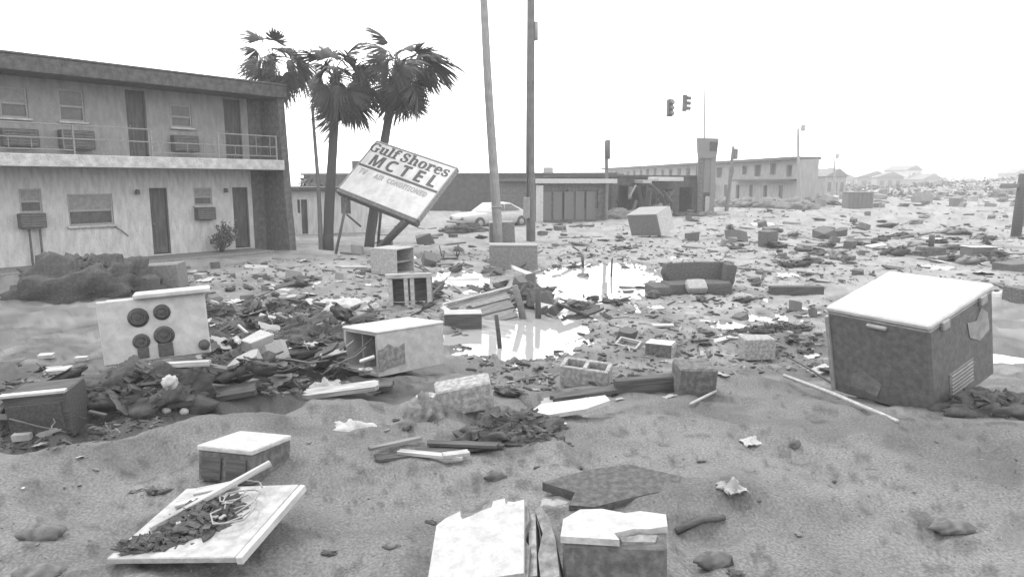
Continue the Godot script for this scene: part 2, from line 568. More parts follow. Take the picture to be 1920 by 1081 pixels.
# ------------------------------------------------------------------ the motel
func motel() -> void:
	var k := on_plane(555, 470, -0.8)
	var l := on_plane(0, 519, -0.8)
	var ax := (k - l).normalized()
	var az := ax.cross(Vector3.UP)
	var root := thing("motel", "two-storey pale stucco motel with dark doors, balcony and wide dark roof edge", "motel", Transform3D(Basis(ax, Vector3.UP, az), k))
	var inv := root.transform.affine_inverse()
	var s := 1.35
	var xl := -17.0
	var fac := func(px: float, py: float, zp: float) -> Vector2:
		var o := inv * EYE
		var v := inv.basis * ray(px, py)
		var q: Vector3 = o + v * ((zp - o.z) / v.z)
		return Vector2(q.x, q.y)
	var rect := func(a: float, b: float, c: float, d: float) -> Array:   # left, right, top, bottom in photo pixels
		var p: Vector2 = fac.call(a, c, -s)
		var q: Vector2 = fac.call(b, d, -s)
		return [p.x, q.x, q.y, p.y]
	var y_slab := 2.78
	var y_floor := 3.12
	var y_roof := 5.2
	# windows and doors, as photo rectangles
	var low_win := [rect.call(32, 80, 345, 398), rect.call(124, 214, 364, 420), rect.call(362, 398, 352, 384)]
	var low_door := [rect.call(279, 322, 360, 485), rect.call(435, 470, 357, 466)]
	var up_win := [rect.call(-6, 54, 160, 222), rect.call(106, 160, 165, 229), rect.call(318, 360, 195, 240)]
	var up_door := [rect.call(234, 280, 182, 296), rect.call(418, 456, 192, 303)]
	for r in low_door:
		r[2] = 0.12
		r[3] = 2.2
	for r in up_door:
		r[2] = y_floor + 0.02
		r[3] = y_floor + 2.0
	for r in up_win:
		r[3] = minf(r[3], y_floor + 1.95)
	for r in low_win:
		r[3] = minf(r[3], 2.2)
	var xd: float = (fac.call(474, 400, -s) as Vector2).x
	var holes_low := low_win + low_door
	var holes_up := up_win + up_door
	var st := tool()
	wall(st, xl, xd, -0.4, y_slab, -s - 0.2, -s, holes_low)
	part(root, "ground_floor_wall", done(st), M.stucco)
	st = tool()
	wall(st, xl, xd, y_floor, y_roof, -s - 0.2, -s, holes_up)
	part(root, "upper_floor_wall", done(st), M.stucco_grey_shaded)  # upper wall colour holds the shade under the roof overhang
	part(root, "end_panel", box_mesh(Vector3(-0.26 - xd, y_slab + 0.4, 0.24), 0.01, 0, 0, Vector3((xd - 0.26) * 0.5, (y_slab - 0.4) * 0.5, -s - 0.1)), M.masonry).set_meta("label", "darker panel at the end of the facade")  # last stretch of facade, darker than the stucco beside it
	part(root, "end_panel", box_mesh(Vector3(-0.26 - xd, y_roof - y_floor, 0.24), 0.01, 0, 0, Vector3((xd - 0.26) * 0.5, (y_roof + y_floor) * 0.5, -s - 0.1)), M.masonry)
	# wing wall, wider at its foot
	var wing := PackedVector2Array([Vector2(-s - 0.05, -0.4), Vector2(0.06, -0.4), Vector2(-0.1, 1.6), Vector2(-0.3, y_roof), Vector2(-s - 0.05, y_roof)])
	st = tool()
	prism(st, wing, -0.26, 0.0, Basis(Vector3(0, 0, 1), Vector3(1, 0, 0), Vector3(0, 1, 0)))
	part(root, "wing_wall", done(st), M.masonry)
	st = tool()
	wall(st, -9.0, -s - 0.05, -0.4, y_roof, -0.2, -0.002, [])
	var side := part(root, "side_wall", done(st), M.masonry)
	side.transform = Transform3D(Basis(Vector3(0, 0, -1), Vector3.UP, Vector3(1, 0, 0)), Vector3.ZERO)
	side.transform = Transform3D(Basis(Vector3(0, 0, 1), Vector3.UP, Vector3(-1, 0, 0)).orthonormalized(), Vector3(-0.2, 0, 0))
	part(root, "rear_wall", box_mesh(Vector3(-xl, y_roof + 0.4, 0.2), 0, 0, 0, Vector3(xl * 0.5, (y_roof - 0.4) * 0.5, -9.1)), M.stucco)
	part(root, "far_end_wall", box_mesh(Vector3(0.2, y_roof + 0.4, 7.4), 0, 0, 0, Vector3(xl + 0.1, (y_roof - 0.4) * 0.5, -5.3)), M.stucco)
	part(root, "balcony_slab", box_mesh(Vector3(-xl - 0.27, y_floor - y_slab - 0.006, s + 7.5), 0.015, 0, 0, Vector3((xl - 0.27) * 0.5, (y_floor + y_slab) * 0.5, -0.03 - (s + 7.5) * 0.5)), M.slab)
	var roof := part(root, "roof", box_mesh(Vector3(-xl + 0.05, 0.2, 9.4), 0.02, 0, 0, Vector3(xl * 0.5, y_roof + 0.11, -4.95)), M.roof)
	part(roof, "fascia", box_mesh(Vector3(-xl + 0.08, 0.4, 0.07), 0.01, 0, 0, Vector3(xl * 0.5, y_roof + 0.2, -0.21)), M.roof)
	part(roof, "gravel_stop", box_mesh(Vector3(-xl + 0.1, 0.05, 0.12), 0.005, 0, 0, Vector3(xl * 0.5, y_roof + 0.43, -0.2)), M.metal_dark)
	part(root, "walkway", box_mesh(Vector3(-xl - 0.6, 0.3, s + 0.15), 0.03, 0, 0, Vector3(xl * 0.5 - 0.6, -0.06, -s * 0.5 + 0.05)), M.block_mid)
	var all := []
	for r in low_win: all.append([r, 0])
	for r in up_win: all.append([r, 1])
	for a in all:
		var r: Array = a[0]
		var w: float = r[1] - r[0]
		var h: float = r[3] - r[2]
		var c := Vector3((r[0] + r[1]) * 0.5, (r[2] + r[3]) * 0.5, -s - 0.07)
		st = tool()
		var t := 0.05
		cbox(st, Vector3(0, h * 0.5 - t * 0.5, 0), Vector3(w, t, 0.08), 0.006)
		cbox(st, Vector3(0, -h * 0.5 + t * 0.5, 0), Vector3(w, t, 0.08), 0.006)
		cbox(st, Vector3(-w * 0.5 + t * 0.5, 0, 0), Vector3(t, h - 2 * t, 0.08), 0.006)
		cbox(st, Vector3(w * 0.5 - t * 0.5, 0, 0), Vector3(t, h - 2 * t, 0.08), 0.006)
		cbox(st, Vector3(0, -h * 0.03, 0), Vector3(w - 2 * t, 0.06, 0.07), 0.006)
		var win := part(root, "window", done(st), M.frame, Transform3D(Basis(), c))
		for half in [[0.0, 0.5 * h - t], [-0.5 * h + t, -0.03 * h]]:
			part(win, "pane", box_mesh(Vector3(w - 2 * t, half[1] - half[0], 0.012), 0, 0, 0, Vector3(0, (half[0] + half[1]) * 0.5, -0.012 if half[0] < 0 else 0.012)), M.blind if half[0] >= 0.0 and (a[1] == 0 or r == up_win[0]) else M.glass)
		part(win, "sill", box_mesh(Vector3(w + 0.12, 0.06, 0.16), 0.01, 0, 0, Vector3(0, -h * 0.5 - 0.035, 0.09)), M.slab)
	for a in [low_door, up_door]:
		for r in a:
			var w: float = r[1] - r[0]
			var h: float = r[3] - r[2]
			st = tool()
			cbox(st, Vector3(0, h * 0.5, 0), Vector3(w - 0.09, h - 0.06, 0.045), 0.004)
			for pn in [[0.28, 0.32], [0.68, 0.34]]:
				cbox(st, Vector3(0, h * pn[0], 0.026), Vector3(w * 0.62, h * pn[1], 0.014), 0.006)
			var dr := part(root, "door", done(st), M.door, Transform3D(Basis(), Vector3((r[0] + r[1]) * 0.5, r[2], -s - 0.1)))
			part(dr, "handle", lump_mesh(Vector3(0.06, 0.06, 0.08), 4, 0.0, 6), M.metal_grey, Transform3D(Basis(), Vector3(-w * 0.36, h * 0.46, 0.06)))
			st = tool()
			cbox(st, Vector3(-w * 0.5 + 0.022, h * 0.5, 0), Vector3(0.043, h, 0.14))
			cbox(st, Vector3(w * 0.5 - 0.022, h * 0.5, 0), Vector3(0.043, h, 0.14))
			cbox(st, Vector3(0, h - 0.016, 0), Vector3(w - 0.088, 0.028, 0.14))
			part(dr, "door_frame", done(st), M.door)
	# wall air conditioners
	for a in [[30, 82, 400, 426], [-4, 69, 240, 276], [106, 173, 243, 281], [318, 367, 253, 285], [363, 398, 389, 411]]:
		var r: Array = rect.call(a[0], a[1], a[2], a[3])
		var w: float = r[1] - r[0]
		var h: float = r[3] - r[2]
		var c := Vector3((r[0] + r[1]) * 0.5, (r[2] + r[3]) * 0.5, -s + 0.13)
		var ac := part(root, "air_conditioner", box_mesh(Vector3(w, h, 0.28), 0.02), M.metal_dark, Transform3D(Basis(), c))
		for q in 5:
			part(ac, "louvre", box_mesh(Vector3(w * 0.86, 0.022, 0.02), 0.003, 0, 0, Vector3(0, h * (-0.34 + 0.17 * q), 0.15)), M.appliance_side)
	for px in [54, 74]:
		var p: Vector2 = fac.call(px, 430, -s + 0.1)
		part(root, "support_pipe", tube_mesh([Vector3(p.x, -0.2, -s + 0.1), Vector3(p.x, p.y, -s + 0.1)], [0.03, 0.03], 8), M.metal_dark)
	for a in [[255, 360], [421, 357]]:
		var p: Vector2 = fac.call(a[0], a[1], -s)
		var lamp := part(root, "wall_lamp", tube_mesh([Vector3(p.x, p.y - 0.06, -s + 0.09), Vector3(p.x, p.y + 0.08, -s + 0.09)], [0.075, 0.05], 10), M.metal_dark)
		part(lamp, "bracket", box_mesh(Vector3(0.06, 0.06, 0.1), 0.005, 0, 0, Vector3(p.x, p.y + 0.04, -s + 0.04)), M.metal_dark)
	var c0: Vector2 = fac.call(214, 424, -s + 0.04)
	var c1: Vector2 = fac.call(240, 442, -s + 0.04)
	part(root, "loose_cable", tube_mesh([Vector3(c0.x, c0.y, -s + 0.03), Vector3((c0.x + c1.x) * 0.5, c0.y - 0.14, -s + 0.06), Vector3(c1.x, c1.y, -s + 0.04)], [0.016, 0.016, 0.014], 6), M.metal_dark)
	# balcony railing: posts, rails, sparse balusters, some torn away
	var rz := -0.12
	for q in 8:
		var x := -0.5 - q * 2.05
		part(root, "railing_post", box_mesh(Vector3(0.045, 0.8, 0.045), 0.004, 0, 0, Vector3(x, y_floor + 0.4, rz)), M.rail if q > 2 else M.metal_grey)
		if q < 7:
			for yy in [0.78, 0.42, 0.12]:
				if (q == 1 and yy > 0.7) or (q == 2 and yy < 0.3):
					continue
				part(root, "rail", box_mesh(Vector3(2.0, 0.035, 0.03), 0.004, 0, 0, Vector3(x - 1.025, y_floor + yy, rz)), M.rail)
			for b in 7:
				if (q * 7 + b * 3) % 5 < 2:
					part(root, "baluster", box_mesh(Vector3(0.016, 0.3 if b % 2 else 0.62, 0.016), 0, 0, 0, Vector3(x - 0.25 - b * 0.25, y_floor + (0.27 if b % 2 else 0.44), rz + 0.022)), M.rail)

# ------------------------------------------------------------------ palms and plants
func frond_mesh(r: RandomNumberGenerator, petiole: float, fan: float, droop: float, spread: float, fold: float) -> ArrayMesh:
	var st := tool(true)
	# grows along +x, then arches down
	var a := Vector3.ZERO
	var pts := []
	for i in 5:
		var t := i / 4.0
		pts.append(Vector3(petiole * t, -droop * 0.5 * petiole * t * t, 0))
	tube(st, pts, [0.028, 0.022, 0.018, 0.015, 0.012], 5, false)
	a = pts[4]
	var slope := -droop * 0.7
	var n := 36
	for i in n:
		var u := float(i) / (n - 1) * 2.0 - 1.0
		if r.randf() < 0.10:
			continue
		var ang := u * spread + r.randf_range(-0.04, 0.04)
		var len := fan * (1.0 - 0.32 * absf(u) * absf(u)) * r.randf_range(0.62, 1.05)
		var dirv := Vector3(cos(ang), slope * cos(ang) + fold * absf(sin(ang)), sin(ang)).normalized()
		var w := fan * spread / n * 1.7
		var sd := Vector3(-sin(ang), 0, cos(ang))
		var prev_l := a
		var prev_r := a
		var nst := 4
		for k in range(1, nst + 1):
			var t := float(k) / nst
			var sag := -droop * fan * 0.55 * t * t * t - (r.randf_range(0.0, 0.05) if k == nst else 0.0)
			var c := a + dirv * len * t + Vector3(0, sag, 0)
			var ww := w * (0.25 + 1.1 * t) * (1.0 if t < 0.6 else (1.0 - (t - 0.6) / 0.42))
			var pl := c - sd * ww * 0.5
			var pr := c + sd * ww * 0.5 + Vector3(0, 0.012, 0)
			quad(st, prev_l, pl, pr, prev_r, Vector3.UP)
			prev_l = pl
			prev_r = pr
	return done(st)

func palm(base: Vector3, top: Vector3, label: String, sd: int, count: int, wind: Vector3, size: float) -> void:
	var r := RandomNumberGenerator.new()
	r.seed = sd
	var root := thing("palm_tree", label, "palm tree", Transform3D(Basis(), base), "cabbage palms beside the motel")
	var t := top - base
	var pts := []
	var rad := []
	for i in 15:
		var u := i / 14.0
		pts.append(t * u + Vector3(sin(u * 3.0 + sd) * 0.05, 0, 0) * u * (1.0 - u) * 4.0 + (Vector3(0, -0.3, 0) if i == 0 else Vector3.ZERO))
		rad.append((0.19 - 0.05 * u + r.randf_range(-0.008, 0.008)) * (1.15 if i == 14 else 1.0))
	var trunk := part(root, "trunk", tube_mesh(pts, rad, 12), M.bark)
	for i in 26:   # old leaf bases under the crown
		var a := r.randf() * TAU
		var yy := r.randf_range(0.80, 0.99)
		var c := t * yy
		var o := Vector3(cos(a), 0, sin(a))
		part(trunk, "leaf_base", tube_mesh([c + o * 0.1, c + o * 0.26 + Vector3(0, 0.22, 0)], [0.045, 0.02], 5), M.frond_dead)
	var var_m := []
	for i in 7:
		var_m.append(frond_mesh(r, 0.75 * size, 0.95 * size, r.randf_range(0.55, 1.1), r.randf_range(1.5, 2.0), r.randf_range(-0.3, 0.15)))
	for i in count:
		var u := float(i) / count
		var el := lerpf(1.05, -1.3, pow(u, 0.8)) + r.randf_range(-0.35, 0.35)
		var az := i * 2.399 + r.randf_range(-0.7, 0.7)
		var dv := Vector3(cos(el) * cos(az), sin(el), cos(el) * sin(az)) + wind * (0.7 if u < 0.75 else 0.2)
		dv = dv.normalized()
		var side := dv.cross(Vector3.UP)
		if side.length() < 0.1:
			side = Vector3(0, 0, 1)
		side = side.normalized().rotated(dv, r.randf_range(-1.1, 1.1))
		var bs := Basis(dv, side.cross(dv).normalized(), side).orthonormalized()
		var s := r.randf_range(0.7, 1.2) * (1.0 + 0.22 * dv.x)
		part(root, "frond", var_m[i % 7], M.frond_dead if u > 0.82 else M.frond, Transform3D(bs.scaled(Vector3.ONE * s), t + Vector3(0, -0.25 * u, 0)))

func shrub(pos: Vector3, w: float, h: float, label: String, sd: int, called := "shrub", m: Material = null) -> void:
	var r := RandomNumberGenerator.new()
	r.seed = sd
	var root := thing(called, label, "shrub", Transform3D(Basis(), pos))
	var st := tool(true)
	var stt := tool(false)
	for i in 9:
		var e := Vector3(r.randf_range(-0.5, 0.5) * w, r.randf_range(0.45, 0.95) * h, r.randf_range(-0.5, 0.5) * w)
		tube(stt, [Vector3(0, -0.08, 0), e * 0.5 + Vector3(0, 0.08 * h, 0), e], [0.02 * h, 0.013 * h, 0.005], 5)
		for k in 45:
			var c := e * r.randf_range(0.55, 1.05) + Vector3(r.randf_range(-1, 1), r.randf_range(-0.8, 0.8), r.randf_range(-1, 1)) * 0.2 * w
			c.y = maxf(c.y, 0.02)
			var a := Vector3(r.randf_range(-1, 1), r.randf_range(-1, 1), r.randf_range(-1, 1)).normalized()
			var b := a.cross(Vector3(r.randf_range(-1, 1), 1, r.randf_range(-1, 1))).normalized()
			var s := h * r.randf_range(0.04, 0.09)
			quad(st, c - a * s, c + b * s * 0.4, c + a * s, c - b * s * 0.4, Vector3.UP)
	part(root, "foliage", done(st), m if m else M.leaf)
	part(root, "stem", done(stt), M.bark)

# ------------------------------------------------------------------ the toppled sign
func text_mesh(s: String, size: float, depth: float, serif := false, italic := false, weight := 700) -> TextMesh:
	var f := SystemFont.new()
	f.font_names = PackedStringArray(["Droid Serif" if serif else "Droid Sans"])
	f.font_weight = weight
	f.font_italic = italic
	var t := TextMesh.new()
	t.text = s
	t.font = f
	t.font_size = 48
	t.pixel_size = size / 48.0
	t.depth = depth
	t.curve_step = 4.0
	return t

func toppled_sign() -> void:
	var pos := Vector3(-3.73, 1.649, -22.725)
	var xf := posed(pos, -0.474, -0.501, -0.587)
	var root := thing("motel_sign", "white motel sign with black lettering toppled onto bent steel legs", "sign", xf)
	var w := 3.54
	var h := 2.12
	part(root, "face_panel", box_mesh(Vector3(w, h, 0.16), 0.012), M.sign_white)
	var z := 0.084
	part(root, "divider_strip", box_mesh(Vector3(w - 0.02, 0.075, 0.02), 0.003, 0, 0, Vector3(0, 0.04, z + 0.004)), M.ink)
	part(root, "bottom_beam", box_mesh(Vector3(w + 0.06, 0.15, 0.26), 0.015, 0, 0, Vector3(0, -h * 0.5 - 0.076, -0.04)), M.metal_dark)
	for sx in [-1, 1]:
		part(root, "edge_trim", box_mesh(Vector3(0.05, h, 0.2), 0.008, 0, 0, Vector3(sx * (w * 0.5 + 0.026), 0, 0)), M.metal_grey)
	part(root, "edge_trim", box_mesh(Vector3(w + 0.1, 0.05, 0.2), 0.008, 0, 0, Vector3(0, h * 0.5 + 0.026, 0)), M.metal_grey)
	part(root, "lettering", text_mesh("Gulf Shores", 0.50, 0.02, true, true), M.ink, Transform3D(Basis().scaled(Vector3(1.22, 1, 1)), Vector3(-0.08, 0.82, z + 0.006)))
	var xs := [-1.16, -0.52, 0.12, 0.74, 1.32]
	for i in 5:
		part(root, "letter", text_mesh("MCTEL"[i], 0.60, 0.02), M.ink, Transform3D(Basis().scaled(Vector3(1.2, 1, 1)), Vector3(xs[i] + 0.02, 0.345, z + 0.006)))
	part(root, "small_lettering", text_mesh("TV", 0.30, 0.012), M.ink_faded, Transform3D(Basis(), Vector3(-1.38, -0.18, z + 0.004)))
	part(root, "small_lettering", text_mesh("AIR", 0.25, 0.012), M.ink_faded, Transform3D(Basis(), Vector3(-0.62, -0.18, z + 0.004)))
	part(root, "small_lettering", text_mesh("CONDITIONED", 0.25, 0.012), M.ink_faded, Transform3D(Basis(), Vector3(0.62, -0.18, z + 0.004)))
	var inv := xf.affine_inverse()
	# legs reach the ground behind the panel
	var legs := [[-1.35, 626, 466, 0.045, 22.9], [0.2, 706, 432, 0.05, 25.0], [1.35, 700, 458, 0.13, 24.4]]
	for a in legs:
		var s: Vector3 = Vector3(a[0], -h * 0.5 - 0.1, -0.06)
		var g := at_depth(a[1], a[2], a[4])
		g.y = height(g.x, g.z) - 0.2
		part(root, "leg", tube_mesh([s, inv * g], [a[3], a[3]], 8), M.metal_dark)
	var s0 := Vector3(-1.0, -h * 0.5 - 0.1, -0.06)
	var b0 := at_depth(676, 424, 23.8)
	part(root, "brace", tube_mesh([inv * at_depth(650, 402, 23.0), inv * b0], [0.035, 0.035], 6), M.metal_dark)

# ------------------------------------------------------------------ poles and wires
func pole(called: String, label: String, pb: Vector2, pt: Vector2, d: float, r0: float, r1: float, m: Material, category := "utility pole") -> Node3D:
	var b := at_depth(pb.x, pb.y, d)
	b.y = height(b.x, b.z)
	var t := at_depth(pt.x, pt.y, d)
	var root := thing(called, label, category, Transform3D(Basis(), b))
	var v := t - b
	var pts := []
	var rad := []
	for i in 12:
		var u := i / 11.0
		pts.append(v * u + Vector3(sin(u * 5.0 + d) * 0.025, 0, 0) - (Vector3(0, 0.5, 0) if i == 0 else Vector3.ZERO))
		rad.append(lerpf(r0, r1, u))
	part(root, "shaft", tube_mesh(pts, rad, 12), m)
	return root

func poles() -> void:
	var p := pole("utility_pole", "tall pale wooden utility pole leaning slightly, behind dark crates", Vector2(934, 458), Vector2(902, -90), 27.0, 0.19, 0.13, M.pole_pale)
	part(p, "ground_strap", box_mesh(Vector3(0.4, 0.06, 0.4), 0.02), M.metal_grey, Transform3D(Basis(), Vector3(-0.05, 1.5, 0)))
	var q := pole("utility_pole", "tall dark wooden utility pole with grey meter box near its foot", Vector2(996, 452), Vector2(994, -90), 28.5, 0.19, 0.14, M.pole)
	part(q, "meter_box", box_mesh(Vector3(0.26, 0.85, 0.22), 0.02, 0, 0, Vector3(-0.2, 1.35, 0.22)), M.metal_grey)
	part(q, "conduit", tube_mesh([Vector3(-0.18, 1.7, 0.2), Vector3(-0.14, 4.0, 0.14), Vector3(-0.1, 7.0, 0.1)], [0.035, 0.035, 0.035], 6), M.metal_dark)
	part(q, "transformer", tube_mesh([Vector3(0.16, 7.9, 0), Vector3(0.16, 8.6, 0)], [0.08, 0.08], 10), M.metal_grey)
	part(q, "bracket", box_mesh(Vector3(0.3, 0.12, 0.3), 0.01, 0, 0, Vector3(-0.05, 6.3, 0)), M.metal_dark)
	pole("slender_pole", "slender grey pole standing between motel corner and palm trunk", Vector2(602, 462), Vector2(586, 195), 24.6, 0.085, 0.05, M.pole, "pole")
	var s := pole("broken_pole", "short dark pole stub rising above the low dark shop", Vector2(1137, 400), Vector2(1137, 264), 43.0, 0.12, 0.1, M.pole, "pole")
	part(s, "sleeve", tube_mesh([Vector3(0, 3.7, 0), Vector3(0, 4.85, 0)], [0.17, 0.15], 8), M.metal_dark)
	pole("street_mast", "thin pale mast rising from behind the ruined pylon", Vector2(1322, 392), Vector2(1320, 148), 54.0, 0.09, 0.05, M.metal_grey, "mast")
	var l := pole("leaning_pole", "bent leaning pole stub before the far ruined motel", Vector2(1362, 396), Vector2(1376, 274), 56.0, 0.17, 0.11, M.pole, "pole")
	part(l, "torn_bracket", box_mesh(Vector3(0.28, 0.8, 0.2), 0.02, 0.05, 3, Vector3(0.55, 4.5, 0)), M.pole)
	var lp := pole("street_lamp", "tall slim street lamp at the end of the far ruined motel", Vector2(1500, 388), Vector2(1497, 240), 64.0, 0.17, 0.1, M.metal_grey, "street lamp")
	part(lp, "lamp_head", box_mesh(Vector3(0.35, 0.6, 0.35), 0.08, 0, 0, Vector3(-0.15, 7.2, 0)), M.white_dirty)
	var lq := pole("street_lamp", "distant thin street lamp left of the dark container", Vector2(1566, 376), Vector2(1564, 296), 92.0, 0.17, 0.1, M.metal_grey, "street lamp")
	part(lq, "lamp_head", box_mesh(Vector3(0.4, 0.6, 0.4), 0.08, 0, 0, Vector3(-0.1, 5.7, 0)), M.white_dirty)
	# two traffic signals on a span wire between the dark pole and the mast
	var a := at_depth(996, 120, 28.5)
	var b := at_depth(1320, 152, 54.0)
	var pts := []
	var rad := []
	for i in 25:
		var u := i / 24.0
		pts.append(a.lerp(b, u) - Vector3(0, 1.15 * 4.0 * u * (1.0 - u), 0))
		rad.append(0.006)
	tag(part(self, "span_wire", tube_mesh(pts, rad, 5), M.metal_dark), "thin sagging wire carrying the two traffic signals", "wire")
	for e in [[1257, 0, "traffic signal hanging straight down on the span wire, slim from the side"], [1285, 1, "traffic signal on the span wire with its visors showing in profile"]]:
		var best := 0
		for i in pts.size():
			var pr: Vector3 = pts[i] - EYE
			var px := 960.0 + F * pr.x / pr.dot(fwd)
			if px < e[0]:
				best = i
		var c0: Vector3 = pts[best]
		var c1: Vector3 = pts[mini(best + 1, 24)]
		var f0 := 960.0 + F * (c0 - EYE).x / (c0 - EYE).dot(fwd)
		var f1 := 960.0 + F * (c1 - EYE).x / (c1 - EYE).dot(fwd)
		var c := c0.lerp(c1, (e[0] - f0) / (f1 - f0))
		var root := thing("traffic_signal", e[2], "traffic signal", Transform3D(Basis(Vector3.UP, 0.3 + 1.1 * e[1]), c))
		part(root, "hanger", tube_mesh([Vector3.ZERO, Vector3(0, -0.35, 0)], [0.03, 0.03], 6), M.metal_dark)
		part(root, "housing", box_mesh(Vector3(0.36, 1.1, 0.32), 0.04, 0, 0, Vector3(0, -0.9, 0)), M.metal_dark)
		for i in 3:
			var y := -0.56 - 0.34 * i
			var vz := part(root, "visor", tube_mesh([Vector3(0, y, 0.14), Vector3(0, y - 0.02, 0.42)], [0.13, 0.135], 10), M.metal_dark)
			part(vz, "lens", tube_mesh([Vector3(0, y, 0.42), Vector3(0, y, 0.425)], [0.11, 0.11], 10), M.metal_grey)
	var w0 := at_depth(1137, 291, 43.0)
	var w1 := at_depth(1310, 292, 50.0)
	tag(part(self, "slack_wire", tube_mesh([w0, w0.lerp(w1, 0.5) - Vector3(0, 0.1, 0), w1], [0.008, 0.008, 0.008], 5), M.metal_dark), "thin wire from the pole stub to the ruined pylon", "wire")

# ------------------------------------------------------------------ car
func car() -> void:
	var c := on_plane(922, 422, -0.8)
	c.y = height(c.x, c.z)
	var root := thing("sedan_car", "white sedan car parked in the sand before the dark shed", "car", Transform3D(Basis(Vector3.UP, 0.68), c + Vector3(0, -0.1, 0)))
	# body: stations along x (nose at -x), half width and top/bottom
	var stt := [[-2.35, 0.62, 0.45, 0.62], [-2.25, 0.80, 0.30, 0.74], [-1.6, 0.88, 0.24, 0.84], [-0.75, 0.90, 0.22, 0.90], [0.0, 0.91, 0.22, 0.91], [1.0, 0.90, 0.22, 0.93], [1.6, 0.88, 0.24, 0.92], [2.2, 0.80, 0.32, 0.86], [2.35, 0.66, 0.42, 0.76]]
	var st := tool(false)
	var prev := []
	for s in stt:
		var ring := []
		var w: float = s[1]
		for q in [[-0.86, s[2]], [-1.0, s[2] + 0.12], [-1.0, s[3] - 0.16], [-0.9, s[3] - 0.02], [-0.5, s[3]], [0.5, s[3]], [0.9, s[3] - 0.02], [1.0, s[3] - 0.16], [1.0, s[2] + 0.12], [0.86, s[2]]]:
			ring.append(Vector3(s[0], q[1], q[0] * w))
		if prev:
			for k in 10:
				var k2 := (k + 1) % 10
				quad(st, prev[k], ring[k], ring[k2], prev[k2], (prev[k] + ring[k2]) * 0.5 - Vector3(s[0], 0.6, 0))
		else:
			for k in range(1, 9):
				tri(st, ring[0], ring[k], ring[k + 1], Vector3.LEFT)
		prev = ring
	for k in range(1, 9):
		tri(st, prev[0], prev[k], prev[k + 1], Vector3.RIGHT)
	part(root, "body", done(st), M.white)
	st = tool(false)
	var cab := [[-0.85, 0.78, 0.90], [-0.15, 0.66, 1.36], [0.75, 0.66, 1.38], [1.75, 0.76, 0.92]]
	prev = []
	for s in cab:
		var ring := [Vector3(s[0], 0.86, -0.84), Vector3(s[0], s[2], -s[1]), Vector3(s[0], s[2] + 0.03, 0), Vector3(s[0], s[2], s[1]), Vector3(s[0], 0.86, 0.84)]
		if prev:
			for k in 4:
				quad(st, prev[k], ring[k], ring[k + 1], prev[k + 1], Vector3(0, 0.6, 0) + (ring[k] + ring[k + 1]) * 0.5 - Vector3(s[0], 1.0, 0))
		prev = ring
	part(root, "roof", done(st), M.white)
	for sg in [-1, 1]:
		for wdw in [[[-0.62, 0.96], [-0.14, 1.30], [0.26, 1.31], [0.26, 0.96]], [[0.34, 0.96], [0.34, 1.31], [0.78, 1.31], [1.36, 0.98]]]:
			st = tool()
			var pl := PackedVector2Array()
			for p in wdw:
				pl.append(Vector2(p[0], p[1]))
			var lean := Basis(Vector3(1, 0, 0), Vector3(0, 0, sg), Vector3(0, 1, -0.33 * sg))
			prism(st, pl, 0.0, 0.02, lean, Vector3(0, 0, sg * 1.145))
			part(root, "side_window", done(st), M.glass)
		for wx in [-1.45, 1.4]:
			st = tool(false)
			tube(st, [Vector3(wx, 0.33, sg * 0.66), Vector3(wx, 0.33, sg * 0.70), Vector3(wx, 0.33, sg * 0.90), Vector3(wx, 0.33, sg * 0.92)], [0.26, 0.33, 0.33, 0.27], 18)
			var wh := part(root, "wheel", done(st), M.rubber)
			part(wh, "hub_cap", tube_mesh([Vector3(wx, 0.33, sg * 0.90), Vector3(wx, 0.33, sg * 0.945)], [0.18, 0.15], 14), M.metal_grey)
		part(root, "headlight", tube_mesh([Vector3(-2.3, 0.6, sg * 0.52), Vector3(-2.4, 0.6, sg * 0.52)], [0.1, 0.09], 10), M.metal_grey)
	part(root, "bumper", box_mesh(Vector3(0.14, 0.14, 1.7), 0.03, 0, 0, Vector3(-2.4, 0.4, 0)), M.metal_grey)
	part(root, "bumper", box_mesh(Vector3(0.14, 0.14, 1.7), 0.03, 0, 0, Vector3(2.4, 0.42, 0)), M.metal_grey)

